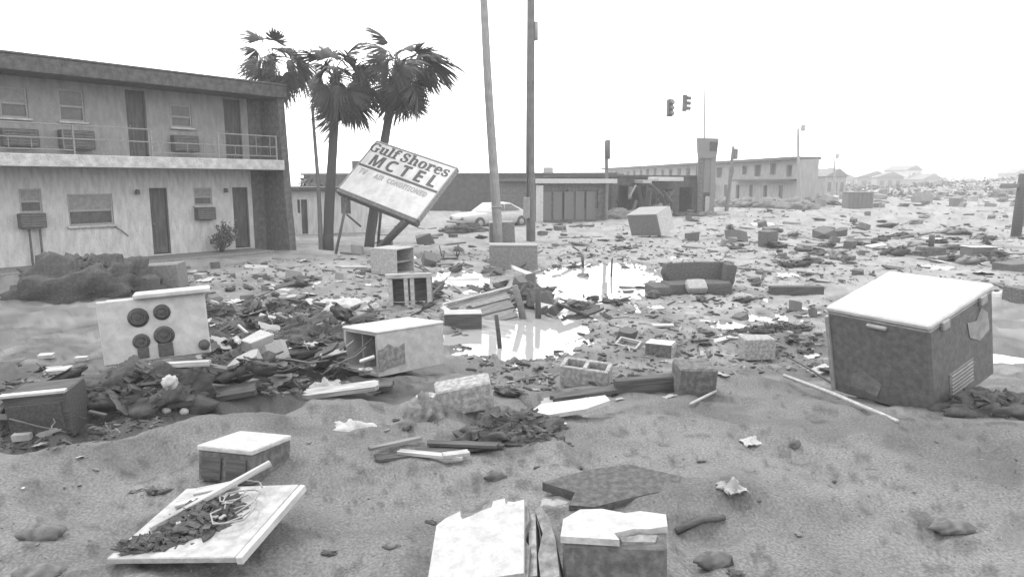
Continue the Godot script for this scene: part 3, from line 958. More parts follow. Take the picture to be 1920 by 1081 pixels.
# ------------------------------------------------------------------ buildings behind
# a flat-roofed building between two ground pixels; faces the camera
func flat_building(called: String, label: String, a: Vector3, b: Vector3, h: float, depth: float, wall_m: Material, roof_m: Material, fascia_m: Material, openings: Array, overhang := 0.3, fascia_h := 0.25, cat := "building") -> Node3D:
	a.y = minf(height(a.x, a.z), height(b.x, b.z))
	b.y = a.y
	var ax := (b - a).normalized()
	var az := ax.cross(Vector3.UP)
	var w := a.distance_to(b)
	var root := thing(called, label, cat, Transform3D(Basis(ax, Vector3.UP, az), a))
	var holes := []
	for o in openings:
		holes.append([o[0] * w, o[1] * w, o[2] * h, o[3] * h])
	var st := tool()
	wall(st, 0, w, -0.5, h, -0.2, 0, holes)
	part(root, "front_wall", done(st), wall_m)
	st = tool()
	cbox(st, Vector3(0.1, h * 0.5 - 0.25, -depth * 0.5 - 0.1), Vector3(0.2, h + 0.5, depth - 0.2))
	part(root, "side_wall", done(st), wall_m)
	st = tool()
	cbox(st, Vector3(w - 0.1, h * 0.5 - 0.25, -depth * 0.5 - 0.1), Vector3(0.2, h + 0.5, depth - 0.2))
	part(root, "side_wall", done(st), wall_m)
	part(root, "rear_wall", box_mesh(Vector3(w - 0.4, h + 0.5, 0.2), 0, 0, 0, Vector3(w * 0.5, h * 0.5 - 0.25, -depth + 0.1)), wall_m)
	var rf := part(root, "roof", box_mesh(Vector3(w + 2 * overhang, 0.15, depth + overhang * 2), 0.01, 0, 0, Vector3(w * 0.5, h + 0.078, -depth * 0.5)), roof_m)
	if fascia_m:
		part(rf, "fascia", box_mesh(Vector3(w + 2 * overhang + 0.02, fascia_h, 0.06), 0.01, 0, 0, Vector3(w * 0.5, h + 0.1 - fascia_h * 0.5 + 0.06, overhang + 0.032)), fascia_m)
	for i in holes.size():
		var q: Array = holes[i]
		var kind: String = openings[i][4]
		if kind == "gap":
			continue
		var c := Vector3((q[0] + q[1]) * 0.5, (q[2] + q[3]) * 0.5, -0.14)
		part(root, kind, box_mesh(Vector3(q[1] - q[0] - 0.01, q[3] - q[2] - 0.01, 0.06), 0.01, 0, 0, c), M.door if kind == "door" else M.glass)
	return root

func buildings() -> void:
	# low pale house seen between the motel corner and the sign
	flat_building("low_house", "low pale house with flat dark roof seen under the toppled sign", on_plane(545, 441, -0.8), on_plane(700, 433, -0.8), 2.0, 6.0, M.stucco, M.roof, M.roof, [[0.13, 0.20, 0.02, 0.80, "door"], [0.09, 0.12, 0.5, 0.8, "window"], [0.6, 0.72, 0.45, 0.85, "window"]], 0.25, 0.15, "house")
	# long dark shed behind
	var sh := flat_building("long_shed", "long dark windowless shed behind the white car", at_depth(572, 400, 62), at_depth(1150, 400, 56), 2.95, 9.0, M.far_dark, M.roof, null, [[0.05, 0.08, 0.0, 0.7, "door"], [0.2, 0.24, 0.4, 0.75, "window"]], 0.2, 0.2, "shed")
	part(sh, "roof_vent", box_mesh(Vector3(0.7, 0.7, 0.7), 0.05, 0, 0, Vector3(21.8, 3.2, -0.6)), M.white_dirty)
	part(sh, "chimney", box_mesh(Vector3(1.2, 1.5, 0.8), 0.03, 0, 0, Vector3(4.0, 3.5, -3)), M.far_dark)
	# shop with the white fascia
	var sp := flat_building("beach_shop", "small low shop with white fascia and white corner post, open front drawn as dark panels", on_plane(1008, 417, -0.8), on_plane(1140, 413, -0.8), 2.35, 5.0, M.masonry, M.roof, M.white, [[0.30, 0.42, 0.0, 0.8, "door"], [0.55, 0.85, 0.3, 0.78, "window"]], 0.35, 0.28, "shop")
	part(sp, "corner_post", box_mesh(Vector3(0.34, 2.15, 0.3), 0.02, 0, 0, Vector3(0.02, 1.05, 0.2)), M.white)
	for i in 5:
		part(sp, "front_shade_panel", box_mesh(Vector3(0.62, 1.7, 0.05), 0.01, 0.01, i, Vector3(0.55 + i * 0.78, 0.9, 0.04)), M.appliance_dark)  # dark sheets painted as the shade inside the open front
	# gutted building with hanging canopy
	var wr := flat_building("gutted_building", "gutted dark building with torn walls and a white canopy edge", on_plane(1146, 408, -0.8), on_plane(1330, 400, -0.8), 2.75, 7.0, M.far_dark, M.far_dark, null, [[0.06, 0.32, 0.0, 0.8, "gap"], [0.40, 0.58, 0.0, 0.7, "gap"], [0.66, 0.8, 0.1, 0.75, "gap"]], 0.1, 0.2)
	part(wr, "canopy", box_mesh(Vector3(2.6, 0.28, 1.0), 0.02, 0.03, 2, Vector3(4.6, 2.62, 0.65)), M.white)
	part(wr, "canopy", box_mesh(Vector3(0.9, 0.22, 0.8), 0.02, 0.05, 3, Vector3(2.4, 2.45, 0.55)), M.white_dirty)
	var r := RandomNumberGenerator.new()
	r.seed = 77
	for i in 16:
		var l := r.randf_range(0.9, 2.4)
		part(wr, "hanging_board", board_mesh(l, r.randf_range(0.15, 0.5), 0.04, i), [M.wood_dark, M.wood, M.block_mid][i % 3], Transform3D(Basis(Vector3(0, 0, 1), r.randf_range(0.5, 2.6)) * Basis(Vector3(1, 0, 0), r.randf_range(-0.3, 0.3)), Vector3(r.randf_range(0.4, 6.4), r.randf_range(0.5, 1.9), r.randf_range(0.1, 0.9))))
	k_rubble(r)
	var hp := on_plane(872, 433, -0.8)
	hp.y = height(hp.x, hp.z)
	heap("rubble_heap", "dark rubble heap half hiding the front of the white car", "heap", hp, 2.4, 0.4, 0.9, M.muck, 741, "", 80)
	# ruined pylon
	var pb := on_plane(1322, 402, -0.8)
	pb.y = height(pb.x, pb.z)
	var py := thing("ruined_pylon", "tall weathered roadside pylon with flared top and stripped legs", "pylon", Transform3D(Basis(Vector3.UP, -0.12), pb))
	part(py, "leg", box_mesh(Vector3(0.42, 4.4, 0.5), 0.03, 0.02, 1, Vector3(-0.42, 2.0, 0)), M.masonry)
	part(py, "leg", box_mesh(Vector3(0.36, 4.4, 0.5), 0.03, 0.02, 2, Vector3(0.42, 2.0, 0)), M.block_mid)
	part(py, "panel", box_mesh(Vector3(0.5, 2.6, 0.12), 0.02, 0.02, 3, Vector3(0.0, 3.0, 0.1)), M.block_mid)
	part(py, "fluorescent_panel", box_mesh(Vector3(0.3, 1.4, 0.1), 0.02, 0.03, 5, Vector3(0.1, 0.7, 0.2)), M.white_dirty)
	var fl := PackedVector2Array([Vector2(-0.62, 4.15), Vector2(0.60, 4.15), Vector2(0.72, 5.55), Vector2(-0.78, 5.6), Vector2(-0.72, 4.7)])
	var st := tool()
	prism(st, fl, -0.3, 0.3, Basis(Vector3(1, 0, 0), Vector3(0, 0, 1), Vector3(0, 1, 0)))
	var hd := part(py, "flared_head", done(st), M.block_mid)
	part(hd, "broken_panel", box_mesh(Vector3(0.5, 0.6, 0.06), 0.01, 0.05, 4, Vector3(0.35, 5.0, 0.33)), M.far_dark)
	# far two-storey motel, right end nearest
	var a := at_depth(1135, 372, 135)
	var b := at_depth(1494, 380, 72)
	a.y = -0.8
	b.y = -0.8
	var ax := (b - a).normalized()
	var az := ax.cross(Vector3.UP)
	var w := a.distance_to(b)
	var fm := thing("ruined_motel", "far pale two-storey motel with broken dark windows and fallen balcony", "motel", Transform3D(Basis(ax, Vector3.UP, az), a))
	var holes := []
	for i in 20:
		var x := w - 1.2 - i * 3.1
		holes.append([x - 1.0 - 0.5 * fposmod(i * 0.37, 1.0), x, 2.75 + 0.35 * fposmod(i * 0.61, 1.0) + 0.15, 2.75 + 1.35 + 0.3 * fposmod(i * 0.83, 1.0)])
		holes.append([x - 2.3, x - 1.5, 0.0, 2.0])
	st = tool()
	wall(st, 0, w, -0.5, 4.6, -0.25, 0, holes)
	part(fm, "front_wall", done(st), M.far_wall)
	part(fm, "end_wall", box_mesh(Vector3(0.3, 5.2, 2.1), 0.02, 0.01, 3, Vector3(w + 0.16, 2.05, -1.0)), M.far_wall)
	part(fm, "far_end_wall", box_mesh(Vector3(0.3, 5.1, 2.0), 0.02, 0, 0, Vector3(-0.16, 2.05, -1.0)), M.far_wall)
	part(fm, "rear_wall", box_mesh(Vector3(w - 0.4, 5.1, 0.2), 0.0, 0, 0, Vector3(w * 0.5, 2.05, -1.9)), M.far_wall)
	part(fm, "roof", box_mesh(Vector3(w + 0.6, 0.3, 3.2), 0.02, 0, 0, Vector3(w * 0.5, 4.76, -0.7)), M.roof)
	for i in 8:
		if i == 2 or i == 5:
			continue
		part(fm, "balcony_slab", box_mesh(Vector3(6.0, 0.22, 1.2), 0.02, 0.02, i, Vector3(w - 3.2 - i * 6.4, 2.55, 0.62)), M.roof)
	for i in holes.size():
		var q: Array = holes[i]
		if i % 2 == 0 or (i * 5) % 7 < 3:
			continue
		part(fm, "window" if q[2] > 1.0 else "door", box_mesh(Vector3(q[1] - q[0] - 0.02, q[3] - q[2] - 0.02, 0.06), 0, 0, 0, Vector3((q[0] + q[1]) * 0.5, (q[2] + q[3]) * 0.5, -0.18)), M.glass if q[2] > 1.0 else M.door)
	part(fm, "torn_canopy", box_mesh(Vector3(3.4, 0.8, 0.5), 0.03, 0.05, 9, Vector3(w - 19.0, 2.3, 1.6)), M.white)
	for i in 4:
		part(fm, "porch_post", box_mesh(Vector3(0.3, 2.3, 0.3), 0.02, 0.02, i, Vector3(w - 21.0 + i * 1.6, 0.9, 1.7)), M.white_dirty)
	# dark container
	var c := on_plane(1607, 389, -0.8)
	c.y = height(c.x, c.z)
	var cn := thing("cargo_container", "dark box container standing alone on the far sand", "container", Transform3D(Basis(Vector3.UP, -0.1), c))
	part(cn, "shell", box_mesh(Vector3(2.2, 1.45, 1.6), 0.03, 0.01, 3, Vector3(0, 0.68, 0)), M.appliance_dark)
	for i in 6:
		part(cn, "rib", box_mesh(Vector3(0.07, 1.35, 0.05), 0.01, 0, 0, Vector3(-0.95 + i * 0.38, 0.7, 0.83)), M.appliance_dark)
	part(cn, "lid", box_mesh(Vector3(2.28, 0.1, 1.7), 0.02, 0, 0, Vector3(0, 1.46, 0)), M.appliance_side)

func k_rubble(r: RandomNumberGenerator) -> void:
	var words := ["splintered", "low", "wide", "ragged", "dark", "steep", "flat", "broken"]
	for i in 8:
		var px := 1020.0 + i * 44.0 + r.randf_range(-10, 10)
		var p := on_plane(px, 413 - i * 1.5, -0.8)
		p.y = height(p.x, p.z)
		heap("rubble_heap", "%s rubble heap against the front of the %s" % [words[i], "low shop" if i < 3 else "gutted building"], "heap", p, r.randf_range(1.6, 2.8), r.randf_range(0.3, 0.75), 1.2, M.block_mid if i % 2 else M.muck, 700 + i, "rubble heaps along the low buildings", 70)
	for i in 4:
		var px := 1350.0 + i * 48.0
		var p := at_depth(px, 380, 66.0 - i * 2.0)
		p.y = height(p.x, p.z)
		heap("rubble_heap", "%s rubble heap at the foot of the far ruined motel" % words[i + 4], "heap", p, r.randf_range(2.6, 4.0), r.randf_range(0.5, 1.0), 2.0, M.block_mid, 720 + i, "rubble heaps along the far motel", 60)

func far_house(pos: Vector3, w: float, h: float, dp: float, yaw: float, label: String, sd: int, stilts: bool) -> void:
	var root := thing("beach_house", label, "house", Transform3D(Basis(Vector3.UP, yaw), pos), "distant damaged beach houses")
	var y0 := 2.2 if stilts else -0.3
	var m: Material = [M.far_wall, M.stucco, M.stucco_grey_shaded][sd % 3]
	part(root, "walls", box_mesh(Vector3(w, h, dp), 0.03, 0.012, sd, Vector3(0, y0 + h * 0.5, 0)), m)
	var st := tool()
	prism(st, PackedVector2Array([Vector2(-w * 0.56, y0 + h), Vector2(w * 0.56, y0 + h), Vector2(w * 0.08, y0 + h + w * 0.22)]), -dp * 0.55, dp * 0.55, Basis(Vector3(1, 0, 0), Vector3(0, 0, 1), Vector3(0, 1, 0)))
	part(root, "roof", done(st), M.block_mid)
	for i in 3:
		part(root, "window", box_mesh(Vector3(w * 0.16, h * 0.4, 0.06), 0.01, 0, 0, Vector3(w * (-0.3 + 0.3 * i), y0 + h * 0.55, dp * 0.5 + 0.035)), M.glass)
	if stilts:
		for i in 4:
			for k in 2:
				part(root, "stilt", box_mesh(Vector3(0.3, y0 + 0.6, 0.3), 0.01, 0, 0, Vector3(w * (-0.42 + 0.28 * i), y0 * 0.5 - 0.3, dp * (-0.4 + 0.8 * k))), M.wood)

func far_band() -> void:
	var r := RandomNumberGenerator.new()
	r.seed = 5
	var names := ["pale hip-roofed house", "grey beach cottage", "light boxy house", "weathered cottage", "stilted pale house"]
	var spots := [[1532, 105, 6.0], [1552, 160, 7.0], [1635, 190, 9.0], [1662, 175, 8.5], [1690, 210, 9.0], [1722, 205, 9.0], [1752, 240, 10.0], [1808, 260, 9.0], [1862, 230, 8.0], [1905, 240, 9.0], [1585, 230, 9.0], [1618, 250, 9.0]]
	for i in spots.size():
		var s: Array = spots[i]
		var p := at_depth(s[0], 360, s[1])
		p.y = height(p.x, p.z)
		far_house(p, s[2] * r.randf_range(0.6, 1.1), r.randf_range(2.2, 3.6), r.randf_range(5, 8), r.randf_range(-0.6, 0.6), "distant %s fading in haze, %s" % [names[i % 5], ["beside the far street lamp", "behind the container", "along the scrubby rise"][mini(i / 5, 2)]], i, i % 5 == 4)
	var st := tool(true)
	for i in 9000:   # scrub on the skyline, far beyond the houses
		var px := r.randf_range(1500, 2050)
		var d := r.randf_range(95, 330)
		var p := at_depth(px, 350, d)
		var hh := (4.0 + 5.0 * n1.get_noise_1d(px * 0.12) + 3.0 * n2.get_noise_1d(px * 0.2) + 2.0 * ss(1780, 1950, px)) * (0.12 + 0.8 * ss(130.0, 300.0, d))
		p.y = height(p.x, p.z) + pow(r.randf(), 1.6) * maxf(hh, 0.7)
		var a := Vector3(r.randf_range(-1, 1), r.randf_range(-0.6, 0.6), r.randf_range(-1, 1)).normalized()
		var b := a.cross(Vector3(r.randf_range(-1, 1), 1, r.randf_range(-1, 1))).normalized()
		var s := r.randf_range(0.2, 0.6)
		quad(st, p - a * s, p + b * s * 0.6, p + a * s, p - b * s * 0.6, Vector3.UP)
	var o := part(self, "distant_scrub", done(st), M.leaf)
	tag(o, "hazy mass of wind-beaten scrub and trees along the skyline", "scrub")
	o.set_meta("kind", "stuff")

# ------------------------------------------------------------------ large debris
func heap(called: String, label: String, cat: String, pos: Vector3, w: float, h: float, dp: float, m: Material, sd: int, group := "", twigs := 40) -> void:
	var r := RandomNumberGenerator.new()
	r.seed = sd
	var root := thing(called, label, cat, Transform3D(Basis(Vector3.UP, r.randf_range(-0.3, 0.3)), pos), group)
	part(root, "mass", lump_mesh(Vector3(w, h * 2.0, dp), sd, 0.38, 30), m, Transform3D(Basis(), Vector3(0, -0.02, 0)))
	if twigs > 0:
		var st := tool()
		for i in twigs:
			var a := r.randf() * TAU
			var q := sqrt(r.randf())
			var c := Vector3(cos(a) * q * w * 0.46, h * (1.0 - q * q) * 0.9, sin(a) * q * dp * 0.46)
			var v := Vector3(r.randf_range(-1, 1), r.randf_range(-0.15, 0.6), r.randf_range(-1, 1)).normalized() * r.randf_range(0.05, 0.16) * w
			tube(st, [c - v * 0.5, c + v * 0.5 + Vector3(0, 0.01, 0)], [0.006 + 0.008 * w, 0.003], 4)
		for i in twigs * 3:
			var a := r.randf() * TAU
			var q := sqrt(r.randf())
			var c := Vector3(cos(a) * q * w * 0.47, h * (1.0 - q * q) * 0.95, sin(a) * q * dp * 0.47)
			var z := r.randf_range(0.03, 0.1) * minf(w, 0.9)
			cbox(st, c, Vector3(z * r.randf_range(0.8, 2.6), z * r.randf_range(0.25, 0.6), z * r.randf_range(0.5, 1.0)), 0.0, Basis(Vector3.UP, a * 3.0) * Basis(Vector3(1, 0, 0), r.randf_range(-0.7, 0.7)) * Basis(Vector3(0, 0, 1), r.randf_range(-0.6, 0.6)), 0.12, i)
		var t := part(root, "twigs", done(st), m if sd == 21 else M.wood_dark)
		t.set_meta("kind", "stuff")

func hollow_block(root: Node3D, size: Vector3, m: Material) -> void:
	var st := tool()
	var w := 0.035
	var hx := size.x * 0.5
	cbox(st, Vector3(0, 0, size.z * 0.5 - w * 0.5), Vector3(size.x, size.y, w), 0.008, Basis(), 0.01, 1)
	cbox(st, Vector3(0, 0, -size.z * 0.5 + w * 0.5), Vector3(size.x, size.y, w), 0.008, Basis(), 0.01, 2)
	for x in [-hx + w * 0.5, 0.0, hx - w * 0.5]:
		cbox(st, Vector3(x, 0, 0), Vector3(w, size.y - 0.004, size.z - 2 * w), 0.0)
	part(root, "shell", done(st), m)
	pass

# a hollow box: five panels, open towards axis (0 = x, 2 = z) on the side sg
func shell(root: Node3D, size: Vector3, t: float, axis: int, sg: float, m: Material) -> void:
	for ax in 3:
		for q in [-1.0, 1.0]:
			if ax == axis and q == sg:
				continue
			var sz := size
			var c := Vector3.ZERO
			sz[ax] = t
			c[ax] = q * (size[ax] - t) * 0.5
			for o in 3:
				if o < ax:
					sz[o] -= 2.0 * t if o != axis else t
					if o == axis:
						c[o] = sg * 0.5 * t
			part(root, "panel", box_mesh(sz, 0.004, 0, 0, c), m)

func simple_block(called: String, label: String, cat: String, xf: Transform3D, size: Vector3, m: Material, sd: int, group := "") -> MeshInstance3D:
	var st := tool()
	cbox(st, Vector3.ZERO, size, 0.06 * minf(size.x, minf(size.y, size.z)), Basis(), 0.018, sd)
	var o := part(self, called, done(st), m, xf)
	tag(o, label, cat, group)
	return o

# box resting on the ground: px,py = bottom centre in the photo, size in metres
func ground_box(called: String, label: String, cat: String, px: float, py: float, size: Vector3, yaw: float, tilt: float, m: Material, sd: int, lid: Material = null, group := "") -> Node3D:
	var p := on_ground(px, py)
	var root := thing(called, label, cat, posed(p + Vector3(0, -0.03, 0), tilt * 0.6, yaw, tilt), group)
	part(root, "body", box_mesh(size, 0.03 * size.y, 0.012, sd, Vector3(0, size.y * 0.5, 0)), m)
	if lid:  # paler top on a darker body puts the sky light into colour
		part(root, "top", box_mesh(Vector3(size.x * 1.02, size.y * 0.06, size.z * 1.02), 0.006, 0.004, sd, Vector3(0, size.y * 1.032, 0)), lid)
	return root

func debris() -> void:
	# --- the big freezer lying tilted on the right
	var s := Vector3(0.81, 0.767, 0.877)
	var fz := thing("chest_freezer", "large chest freezer with shade-darkened cabinet and light-whitened lid tipped into the sand", "freezer", posed(Vector3(3.186, 0.346, -5.417), 0.15, -1.029, 0.222))
	part(fz, "cabinet", box_mesh(s - Vector3(0, 0.04, 0), 0.02, 0.004, 2, Vector3(0, -0.02, 0)), M.appliance_dark)  # cabinet darkened and lid whitened for overcast light from above
	part(fz, "lid", box_mesh(Vector3(s.x + 0.012, 0.045, s.z + 0.012), 0.012, 0.003, 5, Vector3(0, s.y * 0.5 - 0.02, 0)), M.white)
	part(fz, "edge_trim", box_mesh(Vector3(0.035, s.y - 0.09, 0.035), 0.006, 0, 0, Vector3(-s.x * 0.5 + 0.005, -0.03, s.z * 0.5 + 0.005)), M.metal_grey)
	part(fz, "lid_seal", box_mesh(Vector3(s.x + 0.004, 0.014, s.z + 0.004), 0.003, 0, 0, Vector3(0, s.y * 0.5 - 0.052, 0)), M.metal_grey)
	for hz in [-0.26, 0.26]:
		part(fz, "hinge", box_mesh(Vector3(0.03, 0.07, 0.09), 0.006, 0, 0, Vector3(s.x * 0.5 + 0.012, s.y * 0.5 - 0.06, hz)), M.metal_grey)
	part(fz, "handle", box_mesh(Vector3(0.16, 0.03, 0.035), 0.008, 0, 0, Vector3(0.02, s.y * 0.5 - 0.085, s.z * 0.5 + 0.014)), M.metal_grey)
	var gr := part(fz, "vent_grille", box_mesh(Vector3(0.012, 0.2, 0.34), 0.004, 0, 0, Vector3(s.x * 0.5 + 0.002, -0.2, 0.05)), M.appliance_side)
	for q in 6:
		part(gr, "slat", box_mesh(Vector3(0.012, 0.012, 0.3), 0.002, 0, 0, Vector3(s.x * 0.5 + 0.01, -0.275 + 0.03 * q, 0.05)), M.metal_grey)
	part(fz, "torn_skin", prism_mesh(PackedVector2Array([Vector2(-0.16, -0.1), Vector2(-0.02, -0.14), Vector2(0.12, -0.06), Vector2(0.15, 0.07), Vector2(0.02, 0.04), Vector2(-0.05, 0.12), Vector2(-0.14, 0.05)]), 0, 0.006, Basis(Vector3(0, 0, 1), Vector3(1, 0, 0), Vector3(0, 1, 0))), M.metal_grey, Transform3D(Basis(), Vector3(s.x * 0.5, 0.14, -0.2)))
	part(fz, "torn_skin", prism_mesh(PackedVector2Array([Vector2(-0.12, -0.06), Vector2(0.1, -0.09), Vector2(0.14, 0.02), Vector2(0.0, 0.1), Vector2(-0.1, 0.05)]), 0, 0.006, Basis(Vector3(1, 0, 0), Vector3(0, 0, 1), Vector3(0, 1, 0))), M.appliance_side, Transform3D(Basis(), Vector3(-0.12, -0.22, s.z * 0.5)))
	# sand banked round it
	heap("muck_heap", "low dark heap of muck banked against the freezer", "heap", on_ground(1850, 776) + Vector3(0.05, 0, 0), 0.7, 0.16, 0.42, M.muck, 31, "", 30)
	# rods in front of it
	for a in [[1470, 714, 1682, 793, 0.016, "long thin pipe lying beside the freezer", M.wood_pale], [1478, 676, 1562, 722, 0.013, "short dark rod lying on the sand mound left of the freezer", M.wood_dark]]:
		var p := on_ground(a[0], a[1])
		var q := on_ground(a[2], a[3])
		tag(part(self, "fallen_pipe", tube_mesh([p + Vector3(0, 0.05, 0), p.lerp(q, 0.5) + Vector3(0, 0.045, 0), q + Vector3(0, 0.015, 0)], [a[4], a[4], a[4]], 8), a[6]), a[5], "pipe")
	# --- white broken slab at the bottom, with its grey core
	var sb := thing("broken_slab", "white broken slab standing on edge with jagged top, beside the dark block", "slab", posed(Vector3(-0.119, 0.150, -2.555), 0.247, -0.038, 0.203))
	var top := PackedVector2Array([Vector2(-0.185, 0.2), Vector2(0.18, 0.2), Vector2(0.183, -0.195), Vector2(0.14, -0.19), Vector2(0.115, -0.2), Vector2(0.105, -0.18), Vector2(0.1, -0.222), Vector2(0.05, -0.215), Vector2(0.045, -0.18), Vector2(-0.005, -0.165), Vector2(-0.03, -0.15), Vector2(-0.075, -0.135), Vector2(-0.085, -0.15), Vector2(-0.09, -0.185), Vector2(-0.15, -0.155), Vector2(-0.185, -0.12)])
	part(sb, "white_face", prism_mesh(top, 0.035, 0.062), M.white_rough)
	var core := PackedVector2Array([Vector2(-0.18, 0.195), Vector2(0.19, 0.2), Vector2(0.20, 0.05), Vector2(0.17, -0.02), Vector2(0.2, -0.1), Vector2(0.19, -0.21), Vector2(0.08, -0.22), Vector2(-0.02, -0.18), Vector2(-0.13, -0.14), Vector2(-0.185, -0.1)])
	part(sb, "core", prism_mesh(core, -0.16, 0.035), M.block_mid)
	part(sb, "side_layer", prism_mesh(PackedVector2Array([Vector2(0.235, 0.2), Vector2(0.305, 0.2), Vector2(0.30, 0.02), Vector2(0.275, -0.12), Vector2(0.24, -0.2), Vector2(0.222, -0.16), Vector2(0.25, -0.03), Vector2(0.228, 0.08)]), -0.17, 0.022), M.block_mid)
	part(sb, "torn_edge", board_mesh(0.36, 0.09, 0.03, 3, 0.08), M.block, Transform3D(Basis(Vector3(0, 1, 0), PI * 0.5) * Basis(Vector3(1, 0, 0), PI * 0.5), Vector3(0.205, -0.04, 0.0)))
	part(sb, "foot", box_mesh(Vector3(0.34, 0.1, 0.3), 0.02, 0.03, 8, Vector3(0, -0.19, 0.03)), M.block_dark)
	# --- block with overhead light painted as a white top on dark sides
	var bc := thing("lit_top_block", "block with dark sides and a chipped top whitened as light, right of the white slab", "block", posed(Vector3(0.40, 0.145, -2.50), -0.02, -0.16, 0.03))
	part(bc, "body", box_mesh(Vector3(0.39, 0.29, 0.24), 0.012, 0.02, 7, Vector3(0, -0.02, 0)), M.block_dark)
	var cr := PackedVector2Array([Vector2(-0.198, 0.12), Vector2(0.02, 0.124), Vector2(0.0, 0.075), Vector2(0.07, 0.035), Vector2(0.13, 0.03), Vector2(0.2, 0.0), Vector2(0.2, -0.1), Vector2(0.1, -0.12), Vector2(0.04, -0.095), Vector2(-0.05, -0.125), Vector2(-0.14, -0.11), Vector2(-0.2, -0.02)])
	part(bc, "lit_top", prism_mesh(cr, 0.126, 0.152), M.white_rough)
	part(bc, "chip", prism_mesh(PackedVector2Array([Vector2(0.03, 0.11), Vector2(0.02, 0.08), Vector2(0.09, 0.05), Vector2(0.16, 0.045), Vector2(0.15, 0.1)]), 0.125, 0.137), M.block_mid)
	# --- dark flat asphalt piece behind
	var pa := on_ground(1150, 925)
	tag(part(self, "asphalt_piece", prism_mesh(PackedVector2Array([Vector2(-0.36, -0.06), Vector2(-0.1, -0.19), Vector2(0.12, -0.24), Vector2(0.36, -0.1), Vector2(0.33, 0.02), Vector2(0.1, 0.1), Vector2(-0.12, 0.19), Vector2(-0.24, 0.17), Vector2(-0.2, 0.05)]), -0.03, 0.018), M.asphalt, posed(pa + Vector3(0, 0.02, 0), 0.07, 0.0, 0.02)), "flat dark slab of broken asphalt behind the white-topped block", "asphalt")
	tag(part(self, "shell_scrap", sheet_mesh(0.14, 0.1, 0.03, 44, 8), M.cloth_grey, Transform3D(Basis(), on_ground(1040, 945))), "pale scrap tucked beside the dark asphalt slab", "scrap")
	# --- white door panel with litter on it
	var pe := thing("door_panel", "white flat panel lying in the sand with a wooden strip across it", "panel", posed(Vector3(-1.353, 0.098, -2.904), 0.09, -0.189, 0.137))
	part(pe, "board", box_mesh(Vector3(0.605, 0.03, 0.548), 0.004, 0.01, 4), M.white_dirty)
	part(pe, "edge_strip", box_mesh(Vector3(0.03, 0.034, 0.55), 0.003, 0, 0, Vector3(0.318, -0.004, 0)), M.white)
	var g1 := pe.transform
	tag(part(self, "wood_strip", box_mesh(Vector3(0.56, 0.025, 0.028), 0.003), M.wood_pale, g1 * Transform3D(Basis(Vector3.UP, 0.80) * Basis(Vector3(0, 0, 1), 0.16), Vector3(-0.03, 0.075, -0.1))), "pale wooden strip lying diagonally across the white panel", "strip")
	tag(part(self, "wood_strip", box_mesh(Vector3(0.2, 0.016, 0.06), 0.003), M.wood_pale, g1 * Transform3D(Basis(Vector3.UP, 0.35), Vector3(-0.1, 0.04, -0.22))), "short pale wood scrap at the back edge of the white panel", "strip")
	tag(part(self, "wood_strip", box_mesh(Vector3(0.15, 0.016, 0.05), 0.003), M.wood_pale, g1 * Transform3D(Basis(Vector3.UP, 0.5), Vector3(-0.17, 0.03, -0.13))), "small pale wood scrap lying on the litter of the white panel", "strip")
	heap("muck_heap", "dark tangled litter heaped on the white panel", "heap", g1 * Vector3(0.0, 0.012, -0.03), 0.34, 0.05, 0.36, M.muck, 9, "", 70)
	heap("muck_heap", "flat patch of dark litter at the front of the white panel", "heap", g1 * Vector3(-0.1, 0.01, 0.17), 0.36, 0.03, 0.12, M.muck, 10, "", 40)
	var wr := RandomNumberGenerator.new()
	wr.seed = 14
	for i in 4:
		var pts := []
		for k in 9:
			var aa := k * 0.75 + i * 1.3
			pts.append(g1 * Vector3(0.08 + cos(aa) * (0.05 + 0.008 * k) + 0.03 * i, 0.05 + 0.03 * wr.randf(), -0.12 + sin(aa) * (0.05 + 0.01 * k) + 0.05 * i))
		tag(part(self, "loose_wire", tube_mesh(pts, [0.004, 0.004, 0.004, 0.004, 0.004, 0.004, 0.004, 0.004, 0.004], 5), M.metal_grey), "curled loose wire in the litter on the white panel", "wire", "wires on the white panel")
	for i in 6:
		var sc := part(self, "litter_scrap", sheet_mesh(0.032, 0.02, 0.006, 60 + i, 5), M.cloth_grey, g1 * Transform3D(Basis(Vector3.UP, i * 1.1), Vector3(-0.08 + 0.045 * (i % 5) + 0.02 * wr.randf(), 0.055, 0.02 + 0.07 * (i / 5) + 0.03 * wr.randf())))
		tag(sc, "tiny pale scrap in the litter on the white panel", "scrap", "scraps on the white panel")
	# --- drawer-like box, sides darkened and top whitened as light from above
	var bf := thing("wooden_box", "box with shaded sides and lit top in its colours, behind the white panel", "box", posed(Vector3(-1.494, 0.077, -3.695), -0.141, -0.234, -0.034))
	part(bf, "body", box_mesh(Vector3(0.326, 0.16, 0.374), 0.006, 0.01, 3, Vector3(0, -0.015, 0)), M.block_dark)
	part(bf, "top", box_mesh(Vector3(0.338, 0.028, 0.386), 0.005, 0.006, 5, Vector3(0, 0.08, 0)), M.white_rough)
	for i in 2:
		part(bf, "front_panel", box_mesh(Vector3(0.12, 0.12, 0.012), 0.003, 0.01, i, Vector3(-0.075 + 0.15 * i, -0.02, 0.194)), M.wood_dark)
	# --- blocks
	simple_block("concrete_block", "pale concrete block standing tilted before the dark rag heap", "concrete block", posed(Vector3(-0.329, 0.138, -4.637), 0.113, 0.085, 0.159), Vector3(0.387, 0.199, 0.2), M.block, 4)
	heap("dark_lump", "dark lump against the left side of the tilted concrete block", "lump", on_ground(795, 782), 0.24, 0.17, 0.2, M.block_mid, 6, "", 0)  # lump darker than the block, set at its left side
	var hb := thing("hollow_block", "pale hollow concrete block with two cores, half sunk in sand", "concrete block", posed(Vector3(0.651, -0.069, -5.89), 0.209, -0.34, 0.021))
